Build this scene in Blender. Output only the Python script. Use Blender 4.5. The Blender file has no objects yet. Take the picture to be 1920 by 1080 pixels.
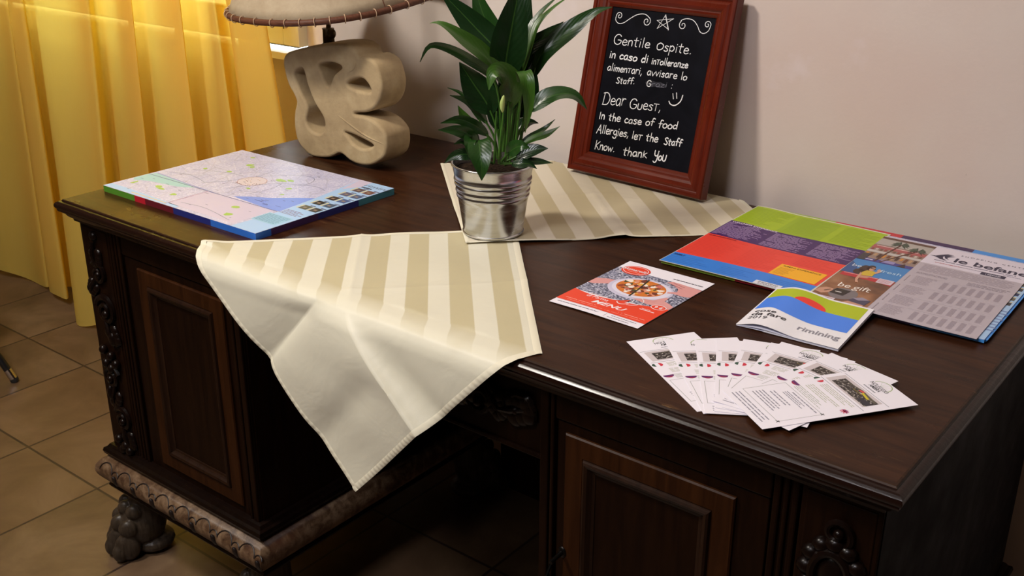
import bpy, bmesh, math, random
from mathutils import Vector, Matrix
random.seed(7)
PI = math.pi
SC = bpy.context.scene
COL = SC.collection
W, D, ZT = 1.5675, 0.7663, 0.80          # desk top (flat part) and its height
WALL = 0.828                             # plane of the back wall

# ---------------------------------------------------------------- camera
cam_data = bpy.data.cameras.new('camera')
cam_data.sensor_width = 36.0
cam_data.lens = 37.96
cam_data.clip_start = 0.05
cam = bpy.data.objects.new('camera', cam_data)
COL.objects.link(cam)
cam.matrix_world = Matrix(((0.784849, -0.235381, 0.573243, 1.84838),
                           (0.619683, 0.295162, -0.727236, -0.99562),
                           (0.001978, 0.926, 0.377519, 1.40753), (0, 0, 0, 1)))
SC.camera = cam

# ---------------------------------------------------------------- view, sky, lamps
SC.view_settings.view_transform = 'Standard'
SC.view_settings.look = 'None'
SC.view_settings.gamma = 1.0
SC.view_settings.use_curve_mapping = False
SC.view_settings.exposure = 0.0
world = bpy.data.worlds.new('world')
SC.world = world
world.use_nodes = True
bg = world.node_tree.nodes['Background']
bg.inputs[0].default_value = (0.85, 0.92, 1.0, 1)
bg.inputs[1].default_value = 6.2


def area_lamp(name, loc, target, size, power, color):
    ld = bpy.data.lights.new(name, 'AREA')
    ld.shape = 'DISK'
    ld.size = size
    ld.energy = power
    ld.color = color
    o = bpy.data.objects.new(name, ld)
    COL.objects.link(o)
    o.location = loc
    o.rotation_euler = (Vector(target) - Vector(loc)).to_track_quat('-Z', 'Y').to_euler()
    return o


area_lamp('ceiling_lamp', (-0.05, -0.95, 2.60), (0.5, 0.4, 0.8), 0.34, 39, (1.0, 0.92, 0.82))
area_lamp('ceiling_lamp', (1.05, -1.45, 2.66), (1.1, 0.5, 0.8), 0.6, 26, (0.98, 0.95, 1.0))
area_lamp('ceiling_lamp', (0.3, -2.6, 2.66), (0.6, 0.2, 0.7), 0.9, 9, (1.0, 0.94, 0.88))


# ---------------------------------------------------------------- materials
def lin(c):
    c = c / 255.0
    return c / 12.92 if c <= 0.04045 else ((c + 0.055) / 1.055) ** 2.4


def rgb(r, g, b):
    return (lin(r), lin(g), lin(b), 1.0)


class NT:
    """small helper around a material's node tree"""
    def __init__(self, name):
        self.m = bpy.data.materials.new(name)
        self.m.use_nodes = True
        self.t = self.m.node_tree
        self.b = self.t.nodes['Principled BSDF']
        self.out = self.t.nodes['Material Output']

    def n(self, kind, **kw):
        x = self.t.nodes.new(kind)
        for k, v in kw.items():
            setattr(x, k, v)
        return x

    def l(self, a, b):
        self.t.links.new(a, b)

    def coord(self, which='Object', scale=(1, 1, 1), rot=(0, 0, 0)):
        tc = self.n('ShaderNodeTexCoord')
        mp = self.n('ShaderNodeMapping')
        mp.inputs['Scale'].default_value = scale
        mp.inputs['Rotation'].default_value = rot
        self.l(tc.outputs[which], mp.inputs[0])
        return mp.outputs[0]

    def noise(self, vec, scale, detail=4, rough=0.55, dist=0.0):
        x = self.n('ShaderNodeTexNoise')
        x.inputs['Scale'].default_value = scale
        x.inputs['Detail'].default_value = detail
        x.inputs['Roughness'].default_value = rough
        x.inputs['Distortion'].default_value = dist
        self.l(vec, x.inputs['Vector'])
        return x.outputs['Fac']

    def ramp(self, fac, stops, interp='LINEAR'):
        r = self.n('ShaderNodeValToRGB')
        r.color_ramp.interpolation = interp
        e = r.color_ramp.elements
        while len(e) > len(stops):
            e.remove(e[-1])
        while len(e) < len(stops):
            e.new(0.5)
        for i, (p, c) in enumerate(stops):
            e[i].position = p
            e[i].color = c
        self.l(fac, r.inputs[0])
        return r.outputs[0]

    def mix(self, fac, a, b, mode='MIX'):
        x = self.n('ShaderNodeMix', data_type='RGBA', blend_type=mode)
        for sock, v in ((x.inputs[0], fac), (x.inputs[6], a), (x.inputs[7], b)):
            if isinstance(v, (int, float, tuple)):
                sock.default_value = v
            else:
                self.l(v, sock)
        return x.outputs[2]

    def math(self, op, a, b=None):
        x = self.n('ShaderNodeMath', operation=op)
        for i, v in enumerate((a, b)):
            if v is None:
                continue
            if isinstance(v, (int, float)):
                x.inputs[i].default_value = v
            else:
                self.l(v, x.inputs[i])
        return x.outputs[0]

    def bump(self, h, strength=0.3, dist=0.01):
        x = self.n('ShaderNodeBump')
        x.inputs['Strength'].default_value = strength
        x.inputs['Distance'].default_value = dist
        self.l(h, x.inputs['Height'])
        self.l(x.outputs[0], self.b.inputs['Normal'])

    def set(self, **kw):
        for k, v in kw.items():
            self.b.inputs[k.replace('_', ' ')].default_value = v
        return self


def wood(name, dark, light, rough=0.32, axis='x', coat=0.0, scale=1.0, bump=0.12, worn=None, spec=0.22):
    k = NT(name)
    sc = {'x': (1.2, 14, 14), 'y': (14, 1.2, 14), 'z': (14, 14, 1.2)}[axis]
    v = k.coord('Object', tuple(s * scale for s in sc))
    g = k.noise(v, 5.0, 6, 0.62, 0.6)
    c = k.ramp(g, [(0.3, dark), (0.72, light)])
    v2 = k.coord('Object')
    big = k.noise(v2, 3.0, 3, 0.5)
    c = k.mix(k.math('MULTIPLY', big, 0.5), c, dark)
    if worn:
        s = k.noise(k.coord('Object', tuple(q * 2.2 for q in sc)), 6.0, 5, 0.7, 0.3)
        s2 = k.noise(v2, 6.5, 3, 0.6)
        msk = k.ramp(k.math('MULTIPLY', s, s2), [(0.36, (0, 0, 0, 1)), (0.46, (1, 1, 1, 1))])
        c = k.mix(msk, c, worn)
    k.l(c, k.b.inputs['Base Color'])
    rr = k.ramp(k.noise(v2, 9.0, 4, 0.6), [(0.3, (rough * .8,) * 3 + (1,)), (0.75, (rough * 1.35,) * 3 + (1,))])
    k.l(rr, k.b.inputs['Roughness'])
    k.bump(g, bump, 0.002)
    k.b.inputs['Specular IOR Level'].default_value = spec
    k.b.inputs['Coat Weight'].default_value = coat
    k.b.inputs['Coat Roughness'].default_value = 0.15
    return k.m


M = {}
M['top'] = wood('walnut_top', (0.017, 0.0051, 0.0022, 1), (0.062, 0.0215, 0.0078, 1), 0.30, 'x', 0.0, 1.0, 0.05, worn=(0.10, 0.048, 0.019, 1), spec=0.12)
M['moulding'] = wood('walnut_moulding', (0.0075, 0.0026, 0.0019, 1), (0.020, 0.0068, 0.0040, 1), 0.24, 'x', 0.22, 1.5, 0.30, spec=0.2)
M['worn_edge'] = wood('walnut_worn_edge', (0.016, 0.0056, 0.003, 1), (0.05, 0.022, 0.009, 1), 0.35, 'x', 0.0, 1.5, 0.1, worn=(0.30, 0.17, 0.07, 1), spec=0.2)
M['body'] = wood('walnut_body', (0.0050, 0.0016, 0.0007, 1), (0.0170, 0.0060, 0.0020, 1), 0.38, 'z', 0.0, spec=0.10)
M['stile'] = wood('walnut_stile', (0.018, 0.0054, 0.0015, 1), (0.050, 0.0165, 0.0046, 1), 0.42, 'z', 0.0, spec=0.10)
M['panel'] = wood('walnut_panel', (0.0052, 0.0021, 0.0010, 1), (0.015, 0.0058, 0.0025, 1), 0.36, 'z', 0.0, worn=(0.026, 0.014, 0.008, 1), spec=0.12)
M['panel_rim'] = wood('walnut_panel_rim', (0.010, 0.0036, 0.0018, 1), (0.030, 0.0125, 0.0060, 1), 0.34, 'z', 0.0, worn=(0.06, 0.034, 0.02, 1), spec=0.2)
M['carve'] = wood('carved_walnut', (0.0040, 0.0018, 0.0012, 1), (0.010, 0.0044, 0.0028, 1), 0.28, 'z', 0.05, spec=0.16)
M['side'] = wood('wall_reflection_side', (0.0050, 0.0044, 0.0050, 1), (0.0080, 0.0071, 0.0080, 1), 0.55, 'z', 0.0, 0.7, spec=0.08)  # grey of the reflected wall painted into the wood colour
M['paw'] = wood('paw_wood', (0.026, 0.0180, 0.0115, 1), (0.078, 0.057, 0.040, 1), 0.34, 'z', 0.0, 2.0)


def simple(name, col, rough=0.5, metal=0.0, **kw):
    k = NT(name)
    k.set(Base_Color=col, Roughness=rough, Metallic=metal, **kw)
    return k.m


k = NT('worn_frieze')
v = k.coord('Object')
n1 = k.noise(v, 38, 6, 0.7, 0.4)
n2 = k.noise(v, 9, 3, 0.6)
c = k.ramp(n1, [(0.30, (0.026, 0.0075, 0.0035, 1)), (0.46, (0.095, 0.050, 0.024, 1)), (0.62, (0.205, 0.130, 0.075, 1))])
c = k.mix(k.ramp(n2, [(0.55, (0, 0, 0, 1)), (0.72, (1, 1, 1, 1))]), c, (0.055, 0.018, 0.008, 1))
k.l(c, k.b.inputs['Base Color'])
k.set(Roughness=0.5)
k.bump(n1, 0.4, 0.003)
M['frieze'] = k.m
M['groove'] = simple('dark_groove', (0.008, 0.003, 0.002, 1), 0.5)
M['iron'] = simple('dark_iron', (0.02, 0.018, 0.017, 1), 0.35, 0.9)

# plaster wall
k = NT('plaster_wall')
v = k.coord('Object')
n1 = k.noise(v, 1.7, 4, 0.55)
n2 = k.noise(v, 5.0, 5, 0.6)
n3 = k.noise(v, 120, 3, 0.6)
c = k.ramp(n1, [(0.30, rgb(210, 191, 182)), (0.55, rgb(214, 203, 195)), (0.75, rgb(219, 205, 206))])
c = k.mix(k.ramp(n2, [(0.60, (0, 0, 0, 1)), (0.80, (.6, .6, .6, 1))]), c, rgb(226, 214, 218))
sp = k.noise(v, 55, 2, 0.5)
c = k.mix(k.ramp(sp, [(0.80, (0, 0, 0, 1)), (0.83, (.7, .7, .7, 1))]), c, rgb(128, 106, 92))
k.l(c, k.b.inputs['Base Color'])
k.set(Roughness=0.75)
k.bump(k.math('ADD', n3, k.math('MULTIPLY', n2, 2.0)), 0.12, 0.002)
M['wall'] = k.m
M['white_paint'] = simple('white_paint', rgb(236, 230, 214), 0.4)
M['cream_paint'] = simple('cream_paint', rgb(248, 242, 208), 0.45)
M['sill'] = simple('white_marble_sill', rgb(245, 244, 242), 0.25)
M['ceiling'] = simple('ceiling_paint', rgb(225, 218, 206), 0.8)

# stone floor tiles, axis aligned with the desk
k = NT('stone_floor_tiles')
tc = k.n('ShaderNodeTexCoord')
sx = k.n('ShaderNodeSeparateXYZ')
k.l(tc.outputs['Object'], sx.inputs[0])


def cell(sock, size, off):
    a = k.math('ADD', sock, off)
    a = k.math('DIVIDE', a, size)
    fr = k.math('FRACT', a)
    d = k.math('ABSOLUTE', k.math('SUBTRACT', fr, 0.5))
    return a, k.math('GREATER_THAN', d, 0.5 - 0.0032 / size)


ax, gx = cell(sx.outputs[0], 0.309, 20 * 0.309 + 0.277)
ay, gy = cell(sx.outputs[1], 0.345, 20 * 0.345 - 0.115)
gr = k.math('MAXIMUM', gx, gy)
fl = k.n('ShaderNodeCombineXYZ')
k.l(k.math('FLOOR', ax), fl.inputs[0])
k.l(k.math('FLOOR', ay), fl.inputs[1])
wn = k.n('ShaderNodeTexWhiteNoise', noise_dimensions='3D')
k.l(fl.outputs[0], wn.inputs[0])
sh = k.n('ShaderNodeVectorMath', operation='ADD')
k.l(tc.outputs['Object'], sh.inputs[0])
k.l(wn.outputs['Color'], sh.inputs[1])
nz = k.noise(sh.outputs[0], 4.5, 6, 0.62, 0.5)
c = k.ramp(nz, [(0.28, rgb(78, 59, 43)), (0.5, rgb(104, 82, 61)), (0.72, rgb(128, 105, 81))])
c = k.mix(k.math('MULTIPLY', wn.outputs['Value'], 0.35), c, rgb(118, 88, 62))
c = k.mix(gr, c, rgb(58, 44, 36))
k.l(c, k.b.inputs['Base Color'])
k.set(Roughness=0.42)
k.bump(k.math('SUBTRACT', k.math('MULTIPLY', nz, 0.3), gr), 0.35, 0.003)
M['floor'] = k.m

# curtain voile
k = NT('yellow_voile')
v = k.coord('UV', (1, 1, 1))
wv = k.noise(k.coord('UV', (400, 3, 1)), 2.0, 2, 0.5)
c = k.mix(k.math('MULTIPLY', wv, 0.35), rgb(249, 228, 126), rgb(241, 207, 84))
di = k.n('ShaderNodeBsdfDiffuse')
tr = k.n('ShaderNodeBsdfTranslucent')
tp = k.n('ShaderNodeBsdfTransparent')
k.l(c, di.inputs[0])
tr.inputs[0].default_value = rgb(253, 216, 92)
tp.inputs[0].default_value = rgb(255, 226, 120)
m1 = k.n('ShaderNodeMixShader')
m1.inputs[0].default_value = 0.52
k.l(di.outputs[0], m1.inputs[1])
k.l(tr.outputs[0], m1.inputs[2])
m2 = k.n('ShaderNodeMixShader')
m2.inputs[0].default_value = 0.11
k.l(m1.outputs[0], m2.inputs[1])
k.l(tp.outputs[0], m2.inputs[2])
k.l(m2.outputs[0], k.out.inputs[0])
M['curtain'] = k.m

# napkin: damask stripes along one weave direction (u = across stripes, v = towards the hanging corner)
def cloth_mat(name, cream, beige, sheen_fade):
    k = NT(name)
    tc = k.n('ShaderNodeTexCoord')
    s = k.n('ShaderNodeSeparateXYZ')
    k.l(tc.outputs['UV'], s.inputs[0])
    a = k.math('DIVIDE', k.math('ADD', s.outputs[1], 0.1225 * 4 - 0.07 + 0.06125), 0.1225)
    d = k.math('ABSOLUTE', k.math('SUBTRACT', k.math('FRACT', a), 0.5))
    edge = k.noise(k.coord('UV', (30, 300, 1)), 6, 2, 0.5)
    d = k.math('ADD', d, k.math('MULTIPLY', k.math('SUBTRACT', edge, 0.5), 0.03))
    st = k.ramp(d, [(0.245, (1, 1, 1, 1)), (0.268, (0, 0, 0, 1))])
    if sheen_fade:  # stripe sheen lost on the hanging part, painted into the colour
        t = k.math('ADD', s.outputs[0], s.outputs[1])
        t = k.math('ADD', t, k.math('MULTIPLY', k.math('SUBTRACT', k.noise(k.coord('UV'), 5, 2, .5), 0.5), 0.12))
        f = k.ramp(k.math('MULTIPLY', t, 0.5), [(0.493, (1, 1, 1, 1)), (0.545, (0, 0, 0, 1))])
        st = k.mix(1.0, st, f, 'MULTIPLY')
    weave = k.noise(k.coord('UV', (500, 500, 1)), 1.0, 2, 0.6)
    c = k.mix(st, cream, beige)
    c = k.mix(k.math('MULTIPLY', weave, 0.12), c, (0.45, 0.4, 0.3, 1))
    k.l(c, k.b.inputs['Base Color'])
    rr = k.mix(st, (0.5, 0.5, 0.5, 1), (0.75, 0.75, 0.75, 1))
    k.l(rr, k.b.inputs['Roughness'])
    k.b.inputs['Sheen Weight'].default_value = 0.15
    k.bump(k.math('ADD', weave, k.math('MULTIPLY', k.noise(k.coord('UV', (7, 4, 1)), 1.2, 3, 0.55, 0.6), 14)), 0.16, 0.001)
    return k.m


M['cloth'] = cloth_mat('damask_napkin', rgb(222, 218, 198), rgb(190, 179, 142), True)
M['cloth_flat'] = cloth_mat('damask_napkin_flat', rgb(222, 212, 190), rgb(192, 178, 142), False)
M['hem'] = simple('napkin_hem', rgb(222, 216, 194), 0.7)

# metals, pots, soil
k = NT('galvanised_steel')
v = k.coord('Object', (1, 1, 8))
n1 = k.noise(v, 14, 3, 0.5)
k.l(k.ramp(n1, [(0.3, (0.52, 0.53, 0.56, 1)), (0.7, (0.68, 0.69, 0.71, 1))]), k.b.inputs['Base Color'])
k.l(k.ramp(n1, [(0.3, (0.20,) * 3 + (1,)), (0.7, (0.30,) * 3 + (1,))]), k.b.inputs['Roughness'])
k.set(Metallic=1.0)
k.b.inputs['Anisotropic'].default_value = 0.4
M['steel'] = k.m
M['chrome'] = simple('chrome', (0.75, 0.75, 0.76, 1), 0.12, 1.0)
M['black_metal'] = simple('black_lacquered_metal', (0.012, 0.012, 0.013, 1), 0.3)
M['black_plastic'] = simple('black_plastic', (0.02, 0.02, 0.022, 1), 0.5)
k = NT('potting_soil')
n1 = k.noise(k.coord('Object'), 160, 4, 0.7)
k.l(k.ramp(n1, [(0.35, (0.006, 0.004, 0.003, 1)), (0.7, (0.04, 0.025, 0.015, 1))]), k.b.inputs['Base Color'])
k.set(Roughness=1.0)
k.b.inputs['Specular IOR Level'].default_value = 0.05
k.bump(n1, 0.8, 0.004)
M['soil'] = k.m


def leaf_mat(name, dark, light, rough):
    k = NT(name)
    tc = k.n('ShaderNodeTexCoord')
    s = k.n('ShaderNodeSeparateXYZ')
    k.l(tc.outputs['UV'], s.inputs[0])
    across = k.math('ABSOLUTE', k.math('SUBTRACT', s.outputs[0], 0.5))
    f = k.math('FRACT', k.math('MULTIPLY', k.math('SUBTRACT', s.outputs[1], k.math('MULTIPLY', across, 0.55)), 11.0))
    vein = k.math('ABSOLUTE', k.math('SUBTRACT', f, 0.5))
    rib = k.math('LESS_THAN', across, 0.022)
    nz = k.noise(k.coord('UV', (3, 3, 1)), 3, 3, 0.5)
    c = k.mix(nz, dark, light)
    c = k.mix(k.math('MULTIPLY', rib, 0.5), c, (0.05, 0.12, 0.02, 1))
    k.l(c, k.b.inputs['Base Color'])
    k.set(Roughness=rough)
    k.b.inputs['Transmission Weight'].default_value = 0.0
    k.b.inputs['Subsurface Weight'].default_value = 0.0
    k.bump(k.math('ADD', vein, k.math('MULTIPLY', rib, -1.0)), 0.12, 0.002)
    return k.m


M['leaf_dark'] = leaf_mat('peace_lily_leaf_dark', (0.004, 0.018, 0.004, 1), (0.007, 0.031, 0.006, 1), 0.27)
M['leaf_mid'] = leaf_mat('peace_lily_leaf', (0.008, 0.034, 0.005, 1), (0.015, 0.058, 0.007, 1), 0.30)
M['leaf_light'] = leaf_mat('peace_lily_leaf_young', (0.022, 0.072, 0.005, 1), (0.040, 0.11, 0.008, 1), 0.36)
M['stalk'] = simple('green_stalk', (0.04, 0.12, 0.012, 1), 0.4)
M['bud'] = simple('spathe_bud', (0.42, 0.52, 0.16, 1), 0.45)

# lamp
k = NT('carved_sandstone')
v = k.coord('Object')
n1 = k.noise(v, 16, 5, 0.6, 0.3)
n2 = k.noise(v, 160, 3, 0.6)
n3 = k.noise(k.coord('Object', (1, 1, 3), (0, 0.5, 0)), 14, 3, 0.5)
c = k.ramp(n1, [(0.3, rgb(150, 128, 94)), (0.55, rgb(176, 154, 116)), (0.75, rgb(192, 173, 136))])
c = k.mix(k.math('MULTIPLY', n2, 0.3), c, rgb(160, 138, 104))
k.l(c, k.b.inputs['Base Color'])
k.set(Roughness=0.85)
k.bump(k.math('ADD', n3, k.math('MULTIPLY', n2, 0.35)), 0.35, 0.003)
M['stone'] = k.m
k = NT('parchment_shade')
v = k.coord('Object')
n1 = k.noise(v, 22, 5, 0.65, 0.5)
n2 = k.noise(v, 95, 4, 0.7)
c = k.ramp(n1, [(0.3, rgb(164, 145, 118)), (0.7, rgb(182, 165, 138))])
c = k.mix(k.ramp(n2, [(0.66, (0, 0, 0, 1)), (0.74, (.7, .7, .7, 1))]), c, rgb(148, 122, 92))
k.l(c, k.b.inputs['Base Color'])
k.set(Roughness=0.7)
k.bump(n2, 0.25, 0.002)
M['parchment'] = k.m
M['cane'] = wood('cane_rim', (0.07, 0.024, 0.013, 1), (0.16, 0.062, 0.035, 1), 0.5, 'x', 0.0, 3.0)
M['tie'] = simple('raffia_tie', rgb(196, 164, 132), 0.7)
M['brass'] = simple('aged_brass', (0.07, 0.045, 0.02, 1), 0.38, 0.9)
M['mahogany'] = wood('red_mahogany', (0.075, 0.0070, 0.0022, 1), (0.150, 0.017, 0.0045, 1), 0.3, 'y', 0.0, 1.4, 0.06, spec=0.3)
M['mahogany_rail'] = wood('red_mahogany_rail', (0.075, 0.0070, 0.0022, 1), (0.150, 0.017, 0.0045, 1), 0.3, 'x', 0.0, 1.4, 0.06, spec=0.3)
k = NT('slate_board')
v = k.coord('Object')
n1 = k.noise(v, 14, 4, 0.65, 0.8)
k.l(k.ramp(n1, [(0.35, (0.0022, 0.0023, 0.0042, 1)), (0.8, (0.0065, 0.0068, 0.0115, 1))]), k.b.inputs['Base Color'])
k.set(Roughness=0.5)
k.b.inputs['Specular IOR Level'].default_value = 0.07
M['slate'] = k.m
k = NT('chalk')
n1 = k.noise(k.coord('Object'), 900, 2, 0.6)
k.l(k.ramp(n1, [(0.3, rgb(190, 190, 196)), (0.55, rgb(244, 244, 246))]), k.b.inputs['Base Color'])
k.set(Roughness=0.9)
M['chalk'] = k.m
M['chalk_dust'] = simple('chalk_smear', rgb(36, 36, 45), 0.9)
M['chalk_faint'] = simple('chalk_rubbed', rgb(112, 112, 124), 0.9)


def ink(r, g, b, rough=0.42):
    key = 'print_%d_%d_%d' % (r, g, b)
    if key not in M:
        M[key] = simple(key, rgb(r, g, b), rough)
    return M[key]


# map paper: lilac city blocks with pale streets
k = NT('printed_city_map')
v = k.coord('Object')
vo = k.n('ShaderNodeTexVoronoi', feature='DISTANCE_TO_EDGE')
vo.inputs['Scale'].default_value = 125
k.l(v, vo.inputs['Vector'])
vo2 = k.n('ShaderNodeTexVoronoi', feature='DISTANCE_TO_EDGE')
vo2.inputs['Scale'].default_value = 17
k.l(v, vo2.inputs['Vector'])
n1 = k.noise(v, 24, 4, 0.6)
n2 = k.noise(v, 150, 3, 0.6)
c = k.ramp(n1, [(0.3, rgb(180, 180, 212)), (0.5, rgb(192, 191, 219)), (0.7, rgb(204, 201, 222))])
c = k.mix(k.ramp(n2, [(0.55, (0, 0, 0, 1)), (0.7, (.6, .6, .6, 1))]), c, rgb(152, 148, 182))
c = k.mix(k.ramp(vo.outputs[0], [(0.03, (.55, .55, .55, 1)), (0.07, (0, 0, 0, 1))]), c, rgb(226, 224, 238))
c = k.mix(k.ramp(vo2.outputs[0], [(0.010, (.45, .45, .45, 1)), (0.028, (0, 0, 0, 1))]), c, rgb(170, 168, 186))
k.l(c, k.b.inputs['Base Color'])
k.set(Roughness=0.4)
M['map'] = k.m
# pebbled picture background of the pizza flyer
k = NT('printed_pebbles')
n1 = k.noise(k.coord('Object'), 260, 3, 0.6)
k.l(k.ramp(n1, [(0.36, rgb(40, 42, 60)), (0.5, rgb(128, 132, 158)), (0.62, rgb(214, 212, 226))]), k.b.inputs['Base Color'])
k.set(Roughness=0.4)
M['pebbles'] = k.m
k = NT('printed_crowd')
v = k.coord('Object')
n1 = k.noise(v, 300, 3, 0.65)
c = k.ramp(n1, [(0.40, rgb(18, 16, 20)), (0.52, rgb(50, 42, 42)), (0.58, rgb(120, 112, 104)), (0.64, rgb(222, 216, 214))])
n2 = k.noise(v, 60, 2, 0.5)
k.l(c, k.b.inputs['Base Color'])
k.set(Roughness=0.4)
M['crowd'] = k.m
k = NT('printed_gift_photo')
v = k.coord('Object')
n1 = k.noise(v, 16, 3, 0.55)
k.l(k.ramp(n1, [(0.3, rgb(70, 40, 28)), (0.5, rgb(136, 88, 56)), (0.7, rgb(176, 128, 92))]), k.b.inputs['Base Color'])
k.set(Roughness=0.35)
M['gift'] = k.m
M['paper'] = simple('white_paper', rgb(240, 236, 246), 0.55)
M['glass'] = simple('window_glass', (0.9, 0.95, 0.95, 1), 0.02, 0.0, Transmission_Weight=1.0, IOR=1.45)


# ---------------------------------------------------------------- mesh helpers
class MB:
    """collects faces with a material each; build() links them as ONE mesh object"""
    def __init__(self, mats):
        self.v, self.f, self.mi, self.uv = [], [], [], {}
        self.mats = mats if isinstance(mats, list) else [mats]

    def slot(self, m):
        if m not in self.mats:
            self.mats.append(m)
        return self.mats.index(m)

    def face(self, pts, m=None):
        i = len(self.v)
        self.v += [tuple(p) for p in pts]
        self.f.append(tuple(range(i, i + len(pts))))
        self.mi.append(self.slot(m) if m else 0)

    def raw(self, verts, faces, m=None, uvs=None):
        i = len(self.v)
        self.v += [tuple(p) for p in verts]
        s = self.slot(m) if m else 0
        for f in faces:
            self.f.append(tuple(a + i for a in f))
            self.mi.append(s)
        if uvs:
            for j, u in enumerate(uvs):
                self.uv[i + j] = u

    def grid(self, fn, nu, nv, m=None, closed_u=False, closed_v=False, uv=True):
        vs, us, fs = [], [], []
        cu = nu if closed_u else nu + 1
        cv = nv if closed_v else nv + 1
        for i in range(cu):
            for j in range(cv):
                vs.append(tuple(fn(i / nu, j / nv)))
                us.append((i / nu, j / nv))
        for i in range(nu):
            for j in range(nv):
                a, b = i, (i + 1) % cu
                c, d = j, (j + 1) % cv
                fs.append((a * cv + c, b * cv + c, b * cv + d, a * cv + d))
        self.raw(vs, fs, m, us if uv else None)

    def box(self, x0, x1, y0, y1, z0, z1, m=None):
        p = [(x0, y0, z0), (x1, y0, z0), (x1, y1, z0), (x0, y1, z0), (x0, y0, z1), (x1, y0, z1), (x1, y1, z1), (x0, y1, z1)]
        self.raw(p, [(0, 3, 2, 1), (4, 5, 6, 7), (0, 1, 5, 4), (1, 2, 6, 5), (2, 3, 7, 6), (3, 0, 4, 7)], m)

    def ball(self, c, r, m=None, n=14, rot=None):
        rx, ry, rz = r if isinstance(r, tuple) else (r, r, r)

        def fn(u, v):
            a, b = 2 * PI * u, PI * v
            p = Vector((rx * math.cos(a) * math.sin(b), ry * math.sin(a) * math.sin(b), -rz * math.cos(b)))
            if rot is not None:
                p = rot @ p
            return (c[0] + p.x, c[1] + p.y, c[2] + p.z)
        self.grid(fn, n, max(6, n * 2 // 3), m, closed_u=True, uv=False)

    def tube(self, pts, r, m=None, n=8, cap=True):
        P = [Vector(p) for p in pts]
        rs = r if isinstance(r, (list, tuple)) else [r] * len(P)
        t0 = (P[1] - P[0]).normalized()
        up = Vector((0, 0, 1)) if abs(t0.z) < 0.9 else Vector((1, 0, 0))
        nx = t0.cross(up).normalized()
        vs, fs = [], []
        for i, p in enumerate(P):
            t = (P[min(i + 1, len(P) - 1)] - P[max(i - 1, 0)])
            t = t.normalized() if t.length > 1e-9 else t0
            nx = (nx - t * nx.dot(t)).normalized()
            ny = t.cross(nx)
            for j in range(n):
                a = 2 * PI * j / n
                vs.append(p + (nx * math.cos(a) + ny * math.sin(a)) * rs[i])
        for i in range(len(P) - 1):
            for j in range(n):
                k2 = (j + 1) % n
                fs.append((i * n + j, i * n + k2, (i + 1) * n + k2, (i + 1) * n + j))
        if cap:
            fs.append(tuple(range(n - 1, -1, -1)))
            fs.append(tuple((len(P) - 1) * n + j for j in range(n)))
        self.raw(vs, fs, m)

    def lathe(self, prof, c, m=None, n=48):
        """profile of (radius, z) turned about the vertical through c"""
        vs, fs = [], []
        for r, z in prof:
            for j in range(n):
                a = 2 * PI * j / n
                vs.append((c[0] + r * math.cos(a), c[1] + r * math.sin(a), c[2] + z))
        for i in range(len(prof) - 1):
            for j in range(n):
                k2 = (j + 1) % n
                fs.append((i * n + j, i * n + k2, (i + 1) * n + k2, (i + 1) * n + j))
        self.raw(vs, fs, m)

    def rect_rings(self, x0, x1, y0, y1, prof, m=None, cap0=True, cap1=True):
        """mitred moulding round a rectangle: profile of (outward, z)"""
        rings = []
        for o, z in prof:
            rings.append([(x0 - o, y0 - o, z), (x1 + o, y0 - o, z), (x1 + o, y1 + o, z), (x0 - o, y1 + o, z)])
        vs = [p for r in rings for p in r]
        fs = []
        for i in range(len(rings) - 1):
            for j in range(4):
                k2 = (j + 1) % 4
                fs.append((i * 4 + k2, i * 4 + j, (i + 1) * 4 + j, (i + 1) * 4 + k2))
        if cap0:
            fs.append((0, 1, 2, 3))
        if cap1:
            b = (len(rings) - 1) * 4
            fs.append((b + 3, b + 2, b + 1, b))
        self.raw(vs, fs, m)

    def build(self, name, parent=None, smooth=True, angle=35, bevel=0.0, loc=None, solidify=0.0, subsurf=0, fixn=True):
        me = bpy.data.meshes.new(name)
        me.from_pydata(self.v, [], self.f)
        for m in self.mats:
            me.materials.append(m)
        me.polygons.foreach_set('material_index', self.mi)
        if self.uv:
            ul = me.uv_layers.new(name='UVMap')
            for lp in me.loops:
                ul.data[lp.index].uv = self.uv.get(lp.vertex_index, (0, 0))
        if fixn:
            b = bmesh.new()
            b.from_mesh(me)
            bmesh.ops.recalc_face_normals(b, faces=b.faces)
            b.to_mesh(me)
            b.free()
        if smooth:
            me.polygons.foreach_set('use_smooth', [True] * len(me.polygons))
            me.set_sharp_from_angle(angle=math.radians(angle))
        me.update()
        o = bpy.data.objects.new(name, me)
        COL.objects.link(o)
        if parent:
            o.parent = parent
        if loc:
            o.location = loc
        if bevel:
            mo = o.modifiers.new('bevel', 'BEVEL')
            mo.width = bevel
            mo.segments = 2
            mo.limit_method = 'ANGLE'
        if subsurf:
            mo = o.modifiers.new('subd', 'SUBSURF')
            mo.levels = mo.render_levels = subsurf
        if solidify:
            mo = o.modifiers.new('thick', 'SOLIDIFY')
            mo.thickness = solidify
            mo.offset = -1
        return o


def thing(name, label, cat, loc=(0, 0, 0), group=None):
    o = bpy.data.objects.new(name, None)
    COL.objects.link(o)
    o.location = loc
    o.empty_display_size = 0.05
    return tag(o, label, cat, group)


def tag(o, label, cat, group=None):
    o['label'] = label
    o['category'] = cat
    if group:
        o['group'] = group
    return o


def structure(o):
    o['kind'] = 'structure'
    return o


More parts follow.
